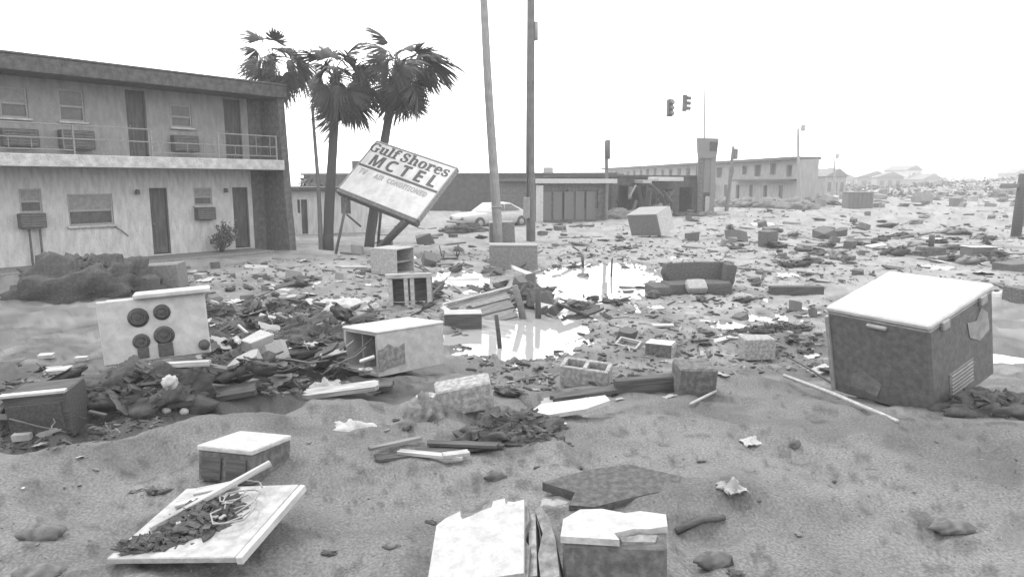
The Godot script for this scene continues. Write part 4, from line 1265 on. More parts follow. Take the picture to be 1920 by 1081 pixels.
	hollow_block(hb, Vector3(0.428, 0.198, 0.201), M.block)
	var jb := on_ground(1303, 738)
	simple_block("concrete_block", "dark square concrete block at the end of the dark timber", "concrete block", posed(jb + Vector3(0, 0.11, -0.06), 0.12, 0.06, -0.03), Vector3(0.30, 0.26, 0.26), M.block_dark, 5)
	var tb := on_ground(1208, 735)
	tag(part(self, "timber_beam", box_mesh(Vector3(0.52, 0.14, 0.1), 0.01, 0.02, 3), M.wood_dark, posed(tb + Vector3(0, 0.06, 0), 0.0, 0.16, 0.03)), "short dark timber between the hollow block and dark block", "timber")
	tag(part(self, "timber_beam", board_mesh(0.75, 0.12, 0.03, 22, 0.06), M.wood_dark, posed(on_ground(1110, 742) + Vector3(0, 0.03, 0), 0.05, 0.3, 0.02)), "dark warped plank under the hollow block", "plank")
	var kb := thing("squared_block", "squared pale concrete block on the sand rise left of the freezer", "concrete block", posed(on_ground(1418, 671) + Vector3(0, 0.15, 0), 0.03, 0.02, 0.02))
	part(kb, "core", box_mesh(Vector3(0.42, 0.29, 0.28), 0.012, 0.015, 8), M.block)
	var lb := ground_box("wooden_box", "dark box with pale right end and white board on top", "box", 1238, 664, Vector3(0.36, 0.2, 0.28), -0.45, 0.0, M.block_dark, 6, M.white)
	part(lb, "pale_end", box_mesh(Vector3(0.02, 0.19, 0.27), 0.004, 0.01, 3, Vector3(0.192, 0.1, 0)), M.block)
	part(lb, "base_board", box_mesh(Vector3(0.46, 0.03, 0.3), 0.005, 0.01, 4, Vector3(-0.02, -0.005, 0.05)), M.wood_dark)
	var wf := thing("wooden_tray", "small pale wooden tray frame lying left of the dark box", "tray", posed(on_ground(1178, 648) + Vector3(0, 0.03, 0), 0.25, -0.5, 0.0))
	for e in [[0, 0.12, 0.34, 0.03], [0, -0.12, 0.34, 0.03], [0.155, 0, 0.03, 0.21], [-0.155, 0, 0.03, 0.21]]:
		part(wf, "rail", box_mesh(Vector3(e[2], 0.05, e[3]), 0.004, 0, 0, Vector3(e[0], 0, e[1])), M.wood_pale)
	tag(part(self, "white_board", board_mesh(0.36, 0.14, 0.03, 71, 0.05), M.white, posed(on_ground(1243, 615) + Vector3(0, 0.05, 0), 0.0, 0.05, 0.0)), "white board lying behind the dark box with pale end", "board")
	# --- dark rag heap and white slab
	heap("rag_and_shade_heap", "dark soaked rag heap lying on the sand", "rags", on_ground(958, 812), 0.7, 0.13, 0.3, M.cloth_dark, 12, "", 60)
	heap("rag_and_shade_heap", "lower dark end of soaked rags beside white slab", "rags", on_ground(1000, 822), 0.45, 0.06, 0.16, M.cloth_dark, 13, "", 20)
	tag(part(self, "white_board", prism_mesh(PackedVector2Array([Vector2(-0.27, 0.02), Vector2(-0.2, -0.08), Vector2(0.0, -0.1), Vector2(0.26, -0.13), Vector2(0.28, -0.04), Vector2(0.1, 0.06), Vector2(-0.1, 0.09), Vector2(-0.16, 0.1)]), 0.0, 0.03), M.white, posed(on_ground(1070, 782) + Vector3(0, 0.05, 0), 0.12, 0.03, 0.08)), "white broken board behind the dark rag heap", "board")
	# --- stove with four burners tipped on its side
	var sp := at_depth(264, 618, 6.0)
	var sv := thing("kitchen_range", "white kitchen range tipped over, four dark burner holes facing out", "stove", posed(sp + Vector3(-0.02, 0, -0.32), 0.0, 0.42, 0.05))
	part(sv, "cabinet", box_mesh(Vector3(0.80, 0.52, 0.32), 0.015, 0.006, 2, Vector3(0, -0.01, 0.12)), M.white_dirty)
	var ck := part(sv, "cooktop", box_mesh(Vector3(0.86, 0.57, 0.04), 0.012, 0.003, 3, Vector3(0, 0, 0.305)), M.white)
	for e in [[-0.12, 0.115, 0.085], [0.07, 0.14, 0.07], [-0.12, -0.1, 0.07], [0.065, -0.07, 0.085]]:
		var bn := part(sv, "burner", tube_mesh([Vector3(e[0], e[1], 0.31), Vector3(e[0], e[1], 0.334)], [e[2], e[2]], 22), M.ink)
		var rg := tool(false)
		var ps := []
		var rd := []
		for k in 33:
			var a := TAU * k / 16.0
			var rr: float = e[2] * (0.8 - 0.35 * k / 32.0)
			ps.append(Vector3(e[0] + cos(a) * rr, e[1] + sin(a) * rr, 0.338))
			rd.append(0.006)
		tube(rg, ps, rd, 5)
		part(bn, "coil", done(rg), M.metal_dark)
	part(sv, "oven_vent", box_mesh(Vector3(0.12, 0.12, 0.02), 0.004, 0, 0, Vector3(0.065, -0.2, 0.33)), M.ink)
	part(sv, "oven_vent", box_mesh(Vector3(0.09, 0.1, 0.02), 0.004, 0, 0, Vector3(-0.115, -0.2, 0.33)), M.ink)
	part(sv, "back_guard", box_mesh(Vector3(0.62, 0.05, 0.2), 0.012, 0.006, 3, Vector3(0.17, 0.30, 0.28)), M.white)
	part(sv, "knob", tube_mesh([Vector3(0.38, -0.2, 0.32), Vector3(0.38, -0.2, 0.36)], [0.05, 0.045], 14), M.ink)
	heap("muck_heap", "dark muck heap under the tipped white range", "heap", on_ground(270, 740) + Vector3(0, -0.02, 0), 1.0, 0.28, 0.6, M.muck, 15, "", 80)
	tag(part(self, "fallen_plank", board_mesh(0.75, 0.08, 0.035, 31, 0.05), M.wood_pale, posed(at_depth(310, 684, 5.6), 0.0, 0.1, 0.03)), "pale plank leaning along the foot of the white range", "plank")
	# --- dark cabinet in the trench with white edge
	var dc := on_ground(95, 795)
	var cb := thing("dark_cabinet", "dark cabinet half sunk in the trench with white top edge", "cabinet", posed(dc + Vector3(0, 0.12, 0), 0.1, 0.12, 0.06))
	part(cb, "body", box_mesh(Vector3(0.44, 0.36, 0.32), 0.01, 0.01, 5), M.wood_dark)
	part(cb, "top_edge", box_mesh(Vector3(0.46, 0.025, 0.05), 0.004, 0, 0, Vector3(0, 0.192, 0.15)), M.white)
	part(cb, "door", box_mesh(Vector3(0.36, 0.27, 0.012), 0.004, 0, 0, Vector3(0, -0.02, 0.166)), M.ink)
	# --- fridge on its back
	var fn := thing("refrigerator", "pale refrigerator lying on its side with white upper face by the pond", "refrigerator", posed(Vector3(-1.343, -0.253, -7.723), -0.06, -0.787, 0.031))
	shell(fn, Vector3(0.668, 0.48, 0.9), 0.04, 2, 1.0, M.shell_pale)
	part(fn, "upper_face", box_mesh(Vector3(0.69, 0.03, 0.92), 0.01, 0.003, 4, Vector3(0, 0.24, 0)), M.white)
	part(fn, "shelf", box_mesh(Vector3(0.02, 0.38, 0.74), 0.003, 0, 0, Vector3(-0.08, 0, 0)), M.metal_grey)
	part(fn, "torn_lining", board_mesh(0.3, 0.34, 0.012, 6, 0.2), M.block_mid, Transform3D(Basis(Vector3(0, 0, 1), PI * 0.5), Vector3(0.345, -0.05, 0.28)))
	tag(part(self, "white_strip", box_mesh(Vector3(0.16, 0.025, 0.05), 0.004), M.white, posed(at_depth(688, 673, 7.05), 0.3, 0.2, 0.25)), "small white strip leaning on the refrigerator front", "strip")
	# --- mound and box by the motel
	heap("soil_heap", "large dark soil heap in front of the motel wall", "heap", on_ground(168, 553), 2.5, 0.86, 1.5, M.muck, 21, "", 90)
	ground_box("crate", "grey weathered crate between the soil heap and the motel door", "crate", 310, 541, Vector3(0.85, 0.62, 0.6), 0.1, 0.05, M.appliance_side, 5)
	shrub(on_plane(415, 477, -0.8), 1.0, 1.15, "ragged dark shrub by the motel wall between two doors", 3)
	shrub(at_depth(590, 395, 38) - Vector3(0, 0.9, 0), 1.6, 2.6, "wind-torn small tree left of the palm trunk", 5)
	# --- white box near the sign
	var bq := thing("white_cabinet", "white boxy cabinet with dark open side standing before the sign", "cabinet", posed(Vector3(-3.165, -0.456, -18.275), 0.006, -0.455, 0.002))
	shell(bq, Vector3(0.82, 0.68, 0.81), 0.03, 0, 1.0, M.white_dirty)
	part(bq, "shelf", box_mesh(Vector3(0.7, 0.02, 0.74), 0.003, 0, 0, Vector3(0.02, -0.02, 0)), M.metal_grey)
	# --- crates by the pale pole
	ground_box("crate", "tall dark crate leaning on the foot of the pale pole", "crate", 941, 458, Vector3(1.0, 0.95, 0.8), 0.1, 0.02, M.appliance_side, 8)
	ground_box("crate", "wide grey crate in front of the two utility poles", "crate", 962, 502, Vector3(1.32, 0.66, 0.7), 0.05, -0.01, M.appliance_side, 9, M.block)
	# --- tipped pale cube
	var cx := thing("tipped_cabinet", "tipped cabinet with white end and dark side on the far sand", "cabinet", posed(Vector3(6.099, -0.138, -30.664), 0.181, -0.826, 0.285))
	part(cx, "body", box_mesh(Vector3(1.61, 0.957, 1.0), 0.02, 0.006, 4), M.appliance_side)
	part(cx, "white_end", box_mesh(Vector3(0.03, 0.96, 1.01), 0.005, 0, 0, Vector3(0.82, 0, 0)), M.white)
	part(cx, "top", box_mesh(Vector3(1.62, 0.03, 1.01), 0.005, 0, 0, Vector3(0, 0.494, 0)), M.block)
	# --- sofa
	sofa()
	roof_wreck()
	# --- timber beam mid right
	tag(part(self, "timber_beam", box_mesh(Vector3(1.15, 0.2, 0.22), 0.015, 0.015, 3), M.wood_dark, posed(on_ground(1492, 551) + Vector3(0, 0.08, 0), 0.0, 0.03, 0.0)), "long dark timber lying behind the freezer", "timber")
	heap("rag_and_shade_heap", "dark litter strip put in as the shade below the sand ridge left of the freezer", "rags", on_ground(1450, 618), 1.5, 0.08, 0.3, M.muck, 33, "", 30)  # dark strip placed for the shade under the sand scarp
	# --- pieces on the far right
	var hy := thing("pipe_fitting", "dark upright pipe fitting on a square base on the far sand", "pipe fitting", Transform3D(Basis(), on_ground(1745, 477)))
	part(hy, "base", box_mesh(Vector3(0.75, 0.3, 0.5), 0.03, 0.03, 2, Vector3(0, 0.12, 0)), M.metal_dark)
	part(hy, "riser", tube_mesh([Vector3(0, 0.2, 0), Vector3(0, 0.62, 0), Vector3(0, 0.66, 0)], [0.09, 0.09, 0.07], 12), M.metal_dark)
	ground_box("crate", "dark low crate with top whitened as sky light on the far right sand", "crate", 1834, 480, Vector3(0.85, 0.34, 0.6), 0.05, 0.0, M.appliance_dark, 12, M.white)
	ground_box("dark_drum", "squat dark drum-shaped stump standing on the far sand", "stump", 1440, 461, Vector3(0.5, 0.6, 0.5), 0.4, 0.05, M.block_dark, 13)
	ground_box("crate", "dark crate at the right edge beyond the freezer", "crate", 1918, 566, Vector3(0.5, 0.33, 0.5), 0.1, 0.0, M.block_dark, 14)
	ground_box("crate", "low dark crate near the broken post", "crate", 1915, 505, Vector3(1.3, 0.25, 0.6), 0.2, 0.05, M.block_dark, 15)
	var bp := thing("broken_post", "thick dark broken post with a board nailed to it, far right", "post", Transform3D(Basis(), on_ground(1893, 444)))
	var pu := 0.0246
	part(bp, "post", tube_mesh([Vector3(0.28, -0.3, 0), Vector3(0.3, 1.1, 0), Vector3(0.32, 2.7, 0)], [0.2, 0.2, 0.17], 9), M.wood_dark)
	part(bp, "board", box_mesh(Vector3(0.7, 2.6, 0.08), 0.01, 0.02, 3, Vector3(0.75, 1.75, 0)), M.block_mid)
	part(bp, "arm", box_mesh(Vector3(0.8, 0.2, 0.14), 0.02, 0.06, 6, Vector3(-0.2, 2.2, 0)), M.block_mid)
	# --- stones, clods and cloths in the foreground
	for e in [[930, 897, 0.12, 0.045, "flat dark stone on the open sand behind the white slab"], [1492, 836, 0.07, 0.045, "small dark pointed clod right of the white scrap"], [1785, 990, 0.21, 0.04, "long flat dark clod on the smooth sand"], [1338, 1058, 0.15, 0.05, "dark rounded clod right of the white-topped block"], [80, 1005, 0.19, 0.05, "dark flat clod on the sand left of the white panel"], [70, 1078, 0.2, 0.04, "dark clod at the foot of the left sand slope"], [735, 1026, 0.08, 0.02, "faint flat clod between panel and slab"]]:
		tag(part(self, "clod", lump_mesh(Vector3(e[2], e[3] * 1.6, e[2] * 0.55), int(e[0]), 0.3, 9), M.block_dark, Transform3D(Basis(Vector3.UP, 0.1), on_ground(e[0], e[1]) + Vector3(0, e[3] * 0.25, 0))), e[4], "clod")
	for e in [[660, 803, 0.28, 0.16, 0.09, "crumpled pale cloth on the sand left of the tilted block"], [1372, 918, 0.13, 0.12, 0.07, "crumpled pale cloth on the smooth sand right of the asphalt"], [1410, 830, 0.13, 0.1, 0.06, "small white scrap beside the dark pointed clod"], [800, 745, 0.16, 0.1, 0.05, "pale rag at the near edge of the ditch"]]:
		tag(part(self, "crumpled_cloth", sheet_mesh(e[2], e[3], e[4] * 1.1, int(e[0]), 14), M.cloth_white if e[0] != 1372 else M.cloth_grey, Transform3D(Basis(Vector3.UP, 0.2), on_ground(e[0], e[1]))), e[5], "cloth")
	tag(part(self, "stick", tube_mesh([on_ground(1268, 1003) + Vector3(0, 0.02, 0), on_ground(1315, 985) + Vector3(0, 0.03, 0), on_ground(1358, 977) + Vector3(0, 0.02, 0)], [0.018, 0.016, 0.014], 7), M.wood_dark), "dark stick poking out behind the white-topped block", "stick")
	tag(part(self, "stick", tube_mesh([on_ground(1295, 762) + Vector3(0, 0.02, 0), on_ground(1342, 740) + Vector3(0, 0.03, 0)], [0.012, 0.012], 6), M.wood_pale), "pale stick at the foot of the dark square block", "stick")
	# bundle of laths and scraps
	var bl := [[700, 860, 945, 840, 0.1], [745, 852, 870, 868, 0.05], [800, 835, 935, 850, 0.06], [690, 855, 790, 832, 0.04], [830, 870, 880, 862, 0.06]]
	for i in bl.size():
		var e: Array = bl[i]
		var p := on_ground(e[0], e[1])
		var q := on_ground(e[2], e[3])
		var c := (p + q) * 0.5
		var yaw := atan2(-(q.z - p.z), q.x - p.x)
		tag(part(self, "lath", board_mesh(p.distance_to(q), e[4], 0.018, 80 + i, 0.04), [M.wood_dark, M.wood_pale, M.wood_dark, M.wood, M.white_dirty][i], posed(c + Vector3(0, 0.018 + 0.008 * i, 0), 0.0, yaw, 0.0)), ["long dark lath under the bundle left of the rag heap", "pale lath on top of the bundle left of the rag heap", "dark lath at the back of the bundle left of the rag heap", "short grey lath at the far end of the lath bundle", "white stub of lath in front of the lath bundle"][i], "lath", "laths in a bundle on the sand")
	# boards in the ditch
	for e in [[640, 742, 0.7, 0.14, 0.12, M.wood_pale, "wide grey board lying along the near lip of the ditch"], [480, 720, 0.62, 0.18, 0.28, M.wood, "weathered board leaning out of the ditch"], [445, 745, 0.36, 0.2, 0.2, M.wood_dark, "dark wedge-shaped board end in the ditch"], [715, 735, 0.24, 0.12, 0.02, M.wood_dark, "short dark board at the right end of the ditch"], [330, 768, 0.3, 0.1, 0.2, M.wood_dark, "dark board stub deep in the ditch"]]:
		tag(part(self, "ditch_board", board_mesh(e[2], e[3], 0.045, int(e[0]), 0.08), e[5], posed(on_ground(e[0], e[1]) + Vector3(0, 0.06, 0), 0.2, e[4], 0.08)), e[6], "board")
	# white sheeting and mattress
	tag(part(self, "mattress", lump_mesh(Vector3(1.0, 0.42, 0.7), 18, 0.3, 16), M.cloth_white, posed(on_ground(655, 596) + Vector3(0, 0.14, 0), 0.05, 0.15, 0.05)), "crumpled white mattress among the dark wreckage", "mattress")
	tag(part(self, "white_sheet", sheet_mesh(0.75, 0.5, 0.3, 19, 16), M.cloth_white, posed(on_ground(505, 612) + Vector3(0, 0.06, 0), 0.2, 0.1, 0.0)), "rumpled pale sheet left of the white mattress", "sheet")
	tag(part(self, "white_sheet", sheet_mesh(0.7, 0.4, 0.12, 23, 12), M.cloth_white, posed(on_ground(598, 570) + Vector3(0, 0.05, 0), 0.0, 0.1, 0.0)), "small white sheet behind the white mattress", "sheet")
	tag(part(self, "white_sheet", sheet_mesh(0.26, 0.18, 0.16, 25, 12), M.cloth_white, posed(on_ground(612, 732) + Vector3(0, 0.02, 0), 0.3, 0.4, 0.0)), "bright white paper crumpled on the ditch board", "paper")
	tag(part(self, "white_jug", lump_mesh(Vector3(0.12, 0.11, 0.1), 26, 0.4, 12), M.cloth_white, Transform3D(Basis(), at_depth(318, 716, 5.3))), "white crushed jug in the dark muck under the range", "jug")
	for e in [[345, 775, "white ball-like float in the ditch"], [312, 772, "white curved rim in the ditch"]]:
		tag(part(self, "float_ball", lump_mesh(Vector3(0.075, 0.06, 0.06), int(e[0]), 0.12, 10), M.white, Transform3D(Basis(), on_ground(e[0], e[1]) + Vector3(0, 0.015, 0))), e[2], "float")
	for e in [[87, 672, 0.2, 0.09, "white rounded board on the far lip of the ditch"], [153, 677, 0.17, 0.06, "short white block on the far lip of the ditch"], [105, 700, 0.34, 0.16, "grey flat board above the dark cabinet"], [42, 828, 0.13, 0.05, "white slat at the left end of the ditch"]]:
		tag(part(self, "pale_board", board_mesh(e[2], e[3], 0.05, int(e[0]), 0.05), M.white if e[0] != 105 else M.wood_pale, posed(on_ground(e[0], e[1]) + Vector3(0, 0.04, 0), 0.15, 0.1, 0.03)), e[4], "board")

func sofa() -> void:
	var p := on_ground(1300, 549)
	var r := thing("sofa", "dark overturned sofa with loose cushions at the far side of the pond", "sofa", posed(p + Vector3(0, -0.04, 0), 0.0, 0.06, 0.02))
	part(r, "backrest", lump_box(Vector3(1.42, 0.42, 0.3), 5), M.cloth_dark, Transform3D(Basis(Vector3(1, 0, 0), -0.15), Vector3(0.12, 0.48, -0.28)))
	part(r, "seat", lump_box(Vector3(1.45, 0.32, 0.8), 6), M.cloth_dark, Transform3D(Basis(), Vector3(0.02, 0.16, 0.1)))
	part(r, "armrest", lump_box(Vector3(0.5, 0.26, 0.8), 7), M.cloth_dark, Transform3D(Basis(), Vector3(-0.78, 0.14, 0.12)))
	part(r, "armrest", lump_box(Vector3(0.24, 0.5, 0.7), 8), M.cloth_dark, Transform3D(Basis(Vector3(0, 0, 1), -0.2), Vector3(0.78, 0.42, -0.2)))
	part(r, "cushion", lump_box(Vector3(0.42, 0.16, 0.3), 9), M.cloth_grey, Transform3D(Basis(Vector3(1, 0, 0), 0.6), Vector3(-0.12, 0.28, 0.56)))
	part(r, "torn_lining", sheet_mesh(0.5, 0.3, 0.14, 12, 10), M.cloth_grey, Transform3D(Basis(), Vector3(0.85, 0.03, 0.5)))

func lump_box(size: Vector3, sd: int) -> ArrayMesh:
	# a box with pillowed faces and rounded edges
	var nz := FastNoiseLite.new()
	nz.seed = sd
	nz.frequency = 1.2
	var st := tool(false)
	var n := 8
	for ax in 3:
		for sg in [-1.0, 1.0]:
			var g := []
			for i in n + 1:
				var row := []
				for j in n + 1:
					var v := Vector3.ZERO
					v[ax] = sg
					v[(ax + 1) % 3] = sin((float(i) / n - 0.5) * PI)
					v[(ax + 2) % 3] = sin((float(j) / n - 0.5) * PI)
					var q := v.normalized()
					v = v.lerp(q * 1.25, 0.28)
					v *= 1.0 + 0.09 * nz.get_noise_3dv(v * 2.0)
					row.append(v * size * 0.5)
				g.append(row)
			for i in n:
				for j in n:
					quad(st, g[i][j], g[i + 1][j], g[i + 1][j + 1], g[i][j + 1], g[i][j] + g[i + 1][j + 1])
	return done(st)

func roof_wreck() -> void:
	# slanting torn roof panel in the pond with planks leaning on it
	var p := on_ground(905, 602)
	var r := thing("roof_section", "torn slanting roof section of dark boards lying in the pond", "roof section", posed(p + Vector3(0, 0.12, 0), 0.55, 0.22, 0.12))
	for i in 7:
		part(r, "plank", board_mesh(1.25 - 0.05 * (i % 3), 0.125, 0.03, 300 + i, 0.07), [M.wood, M.appliance_side, M.wood][i % 3], Transform3D(Basis(), Vector3(0.03 * (i % 2), 0.02 * (i % 2), -0.42 + 0.132 * i)))
	part(r, "ridge_batten", box_mesh(Vector3(1.3, 0.04, 0.05), 0.005, 0.01, 3, Vector3(0, 0.045, -0.5)), M.wood_pale)
	for i in 3:
		part(r, "rafter", box_mesh(Vector3(0.06, 0.1, 1.0), 0.005, 0.01, i, Vector3(-0.5 + 0.5 * i, -0.075, 0)), M.wood_dark)
	var lower := on_ground(868, 612)
	ground_box("wooden_box", "dark box below the torn roof section with pale rim", "box", 868, 615, Vector3(0.62, 0.3, 0.4), 0.1, 0.0, M.wood_dark, 41, M.wood_pale)
	var k := 0
	for e in [[965, 535, 985, 605, 0.09, M.wood, "upright grey plank standing in the pond right of the roof section"], [1008, 540, 1010, 610, 0.08, M.wood_dark, "dark upright post stub standing in the pond"], [985, 533, 955, 585, 0.06, M.wood_dark, "dark plank leaning against the roof section"], [990, 528, 1030, 556, 0.07, M.wood_dark, "dark plank sloping down from the grey crate"], [930, 590, 940, 668, 0.05, M.wood_dark, "thin dark stake standing at the near edge of the pond"], [1148, 485, 1146, 525, 0.04, M.wood_dark, "thin dark stake standing in the far pond"], [1092, 480, 1094, 505, 0.06, M.wood_dark, "short dark stump standing beyond the pond"]]:
		var b := on_ground(e[2], e[3])
		var d := -b.z
		var t := at_depth(e[0], e[1], d - 0.05)
		tag(part(self, "standing_plank", tube_mesh([b - Vector3(0, 0.15, 0), b.lerp(t, 0.5), t], [e[4] * 0.75, e[4] * 0.7, e[4] * 0.62], 5), e[5]), e[6], "plank")
		k += 1
	# boxy frame left of it
	var f := on_ground(765, 572)
	var fr := thing("window_unit", "pale box frame with dark openings standing behind the refrigerator", "frame", posed(f + Vector3(0, 0.0, 0), 0.0, 0.05, 0.03))
	for x in [-0.32, -0.02, 0.1, 0.42]:
		part(fr, "upright", box_mesh(Vector3(0.08, 0.55, 0.09), 0.008, 0.02, 3, Vector3(x, 0.27, 0)), M.wood_pale)
	part(fr, "top_rail", box_mesh(Vector3(0.9, 0.09, 0.12), 0.008, 0.02, 4, Vector3(0.04, 0.58, 0)), M.wood_pale)
	part(fr, "back_panel", box_mesh(Vector3(0.82, 0.52, 0.02), 0.003, 0, 0, Vector3(0.05, 0.27, -0.42)), M.wood)
	for x in [-0.345, 0.445]:
		part(fr, "side_panel", box_mesh(Vector3(0.02, 0.52, 0.38), 0.003, 0, 0, Vector3(x, 0.27, -0.22)), M.wood)
	part(fr, "cover_panel", box_mesh(Vector3(0.82, 0.02, 0.36), 0.003, 0, 0, Vector3(0.05, 0.545, -0.23)), M.wood_pale)
	tag(part(self, "white_board", board_mesh(1.75, 0.5, 0.04, 91, 0.04), M.white, posed(on_ground(835, 527) + Vector3(0, 0.06, 0), 0.0, 0.06, 0.02)), "long white board lying at the left end of the pond", "board")
	tag(part(self, "white_board", prism_mesh(PackedVector2Array([Vector2(-0.2, 0.14), Vector2(0.2, 0.14), Vector2(0.02, -0.16)]), 0, 0.03), M.white, posed(on_ground(940, 578) + Vector3(0, 0.16, 0), 1.1, 0.0, 0.0)), "white triangular board end showing in the roof section", "board")
	# chair frame
	var c := on_ground(843, 486)
	var ch := thing("chair_frame", "bent dark chair frame upside down on the sand left of crate", "chair", Transform3D(Basis(Vector3.UP, 0.2), c))
	part(ch, "seat", box_mesh(Vector3(0.5, 0.05, 0.45), 0.02, 0.03, 2, Vector3(0, 0.06, 0)), M.metal_dark)
	for e in [[-0.22, -0.18, -0.3, 0.42], [0.22, -0.18, 0.3, 0.46], [-0.22, 0.18, -0.18, 0.3], [0.22, 0.18, 0.34, 0.38]]:
		part(ch, "leg", tube_mesh([Vector3(e[0], 0.06, e[1]), Vector3(e[2], e[3], e[1] * 1.1)], [0.022, 0.018], 6), M.metal_dark)

# ------------------------------------------------------------------ scattered debris
var anchors := []
func set_anchors() -> void:
	for a in [["the white range", 265, 690], ["the refrigerator", 740, 690], ["the white mattress", 655, 596], ["the rumpled sheet", 505, 612], ["the soil heap", 168, 553], ["the white cabinet", 735, 514], ["the toppled sign", 690, 464], ["the palm trunk", 615, 467], ["the wide grey crate", 962, 502], ["the roof section", 905, 602], ["the box frame", 765, 572], ["the sofa", 1300, 549], ["the sand ridge", 1465, 590], ["the dark box", 1238, 664], ["the hollow block", 1095, 735], ["the rag heap", 958, 820], ["the tilted block", 870, 785], ["the white panel", 380, 1000], ["the white slab", 900, 1060], ["the asphalt slab", 1150, 925], ["the freezer", 1740, 785], ["the tipped cabinet", 1222, 440], ["the dark pole", 996, 452], ["the squat stump", 1440, 461], ["the pipe fitting", 1745, 477], ["the white-topped crate", 1834, 480], ["the broken post", 1893, 444], ["the pylon", 1322, 402], ["the street lamp", 1500, 388], ["the container", 1607, 389], ["the dark cabinet", 95, 795], ["the long timber", 1492, 551], ["the white car", 893, 429], ["the motel door", 300, 492], ["the far houses", 1700, 362], ["the far dune", 1880, 362]]:
		anchors.append([a[0], on_ground(a[1], a[2])])

# a tangle: a low rough core with splinters and board ends sticking out
func clump_mesh(sd: int) -> ArrayMesh:
	var r := RandomNumberGenerator.new()
	r.seed = sd
	var st := tool()
	st.append_from(lump_mesh(Vector3(0.85, 0.8, 0.85), sd, 0.5, 7, true), 0, Transform3D())
	for i in 13:
		var b := Basis(Vector3.UP, r.randf() * TAU) * Basis(Vector3(0, 0, 1), r.randf_range(-0.5, 0.5)) * Basis(Vector3(1, 0, 0), r.randf_range(-0.6, 0.6))
		cbox(st, Vector3(r.randf_range(-0.38, 0.38), r.randf_range(0.0, 0.42), r.randf_range(-0.38, 0.38)), Vector3(r.randf_range(0.25, 0.75), r.randf_range(0.03, 0.09), r.randf_range(0.06, 0.22)), 0.0, b, 0.06, sd + i)
	return done(st)

func broken_mesh(sd: int) -> ArrayMesh:
	var r := RandomNumberGenerator.new()
	r.seed = sd
	var poly := PackedVector2Array()
	for i in 7:
		var a := TAU * (i + r.randf_range(-0.3, 0.3)) / 7.0
		poly.append(Vector2(cos(a), sin(a)) * r.randf_range(0.36, 0.6))
	var st := tool()
	prism(st, poly, -0.5, 0.5, Basis(Vector3(1, 0.12, 0), Vector3(0.1, 1, 0.08), Vector3(0, -0.1, 1)))
	return done(st)

func unit_meshes() -> void:
	set_anchors()
	lib.board = []
	lib.block = []
	lib.clod = []
	lib.scrap = []
	lib.stick = []
	for i in 6:
		lib.board.append(board_mesh(1.0, 1.0, 1.0, 500 + i, 0.14))
		lib.block.append(box_mesh(Vector3.ONE, 0.04, 0.09, 520 + i) if i % 2 else broken_mesh(520 + i))
		lib.clod.append(clump_mesh(540 + i))
		lib.scrap.append(sheet_mesh(1.0, 1.0, 0.35, 560 + i, 7))
	for i in 4:
		var r := RandomNumberGenerator.new()
		r.seed = i + 7
		var pts := []
		for k in 5:
			pts.append(Vector3(-0.5 + 0.25 * k, r.randf_range(-0.04, 0.06), r.randf_range(-0.06, 0.06)))
		lib.stick.append(tube_mesh(pts, [0.03, 0.034, 0.03, 0.026, 0.016], 6))

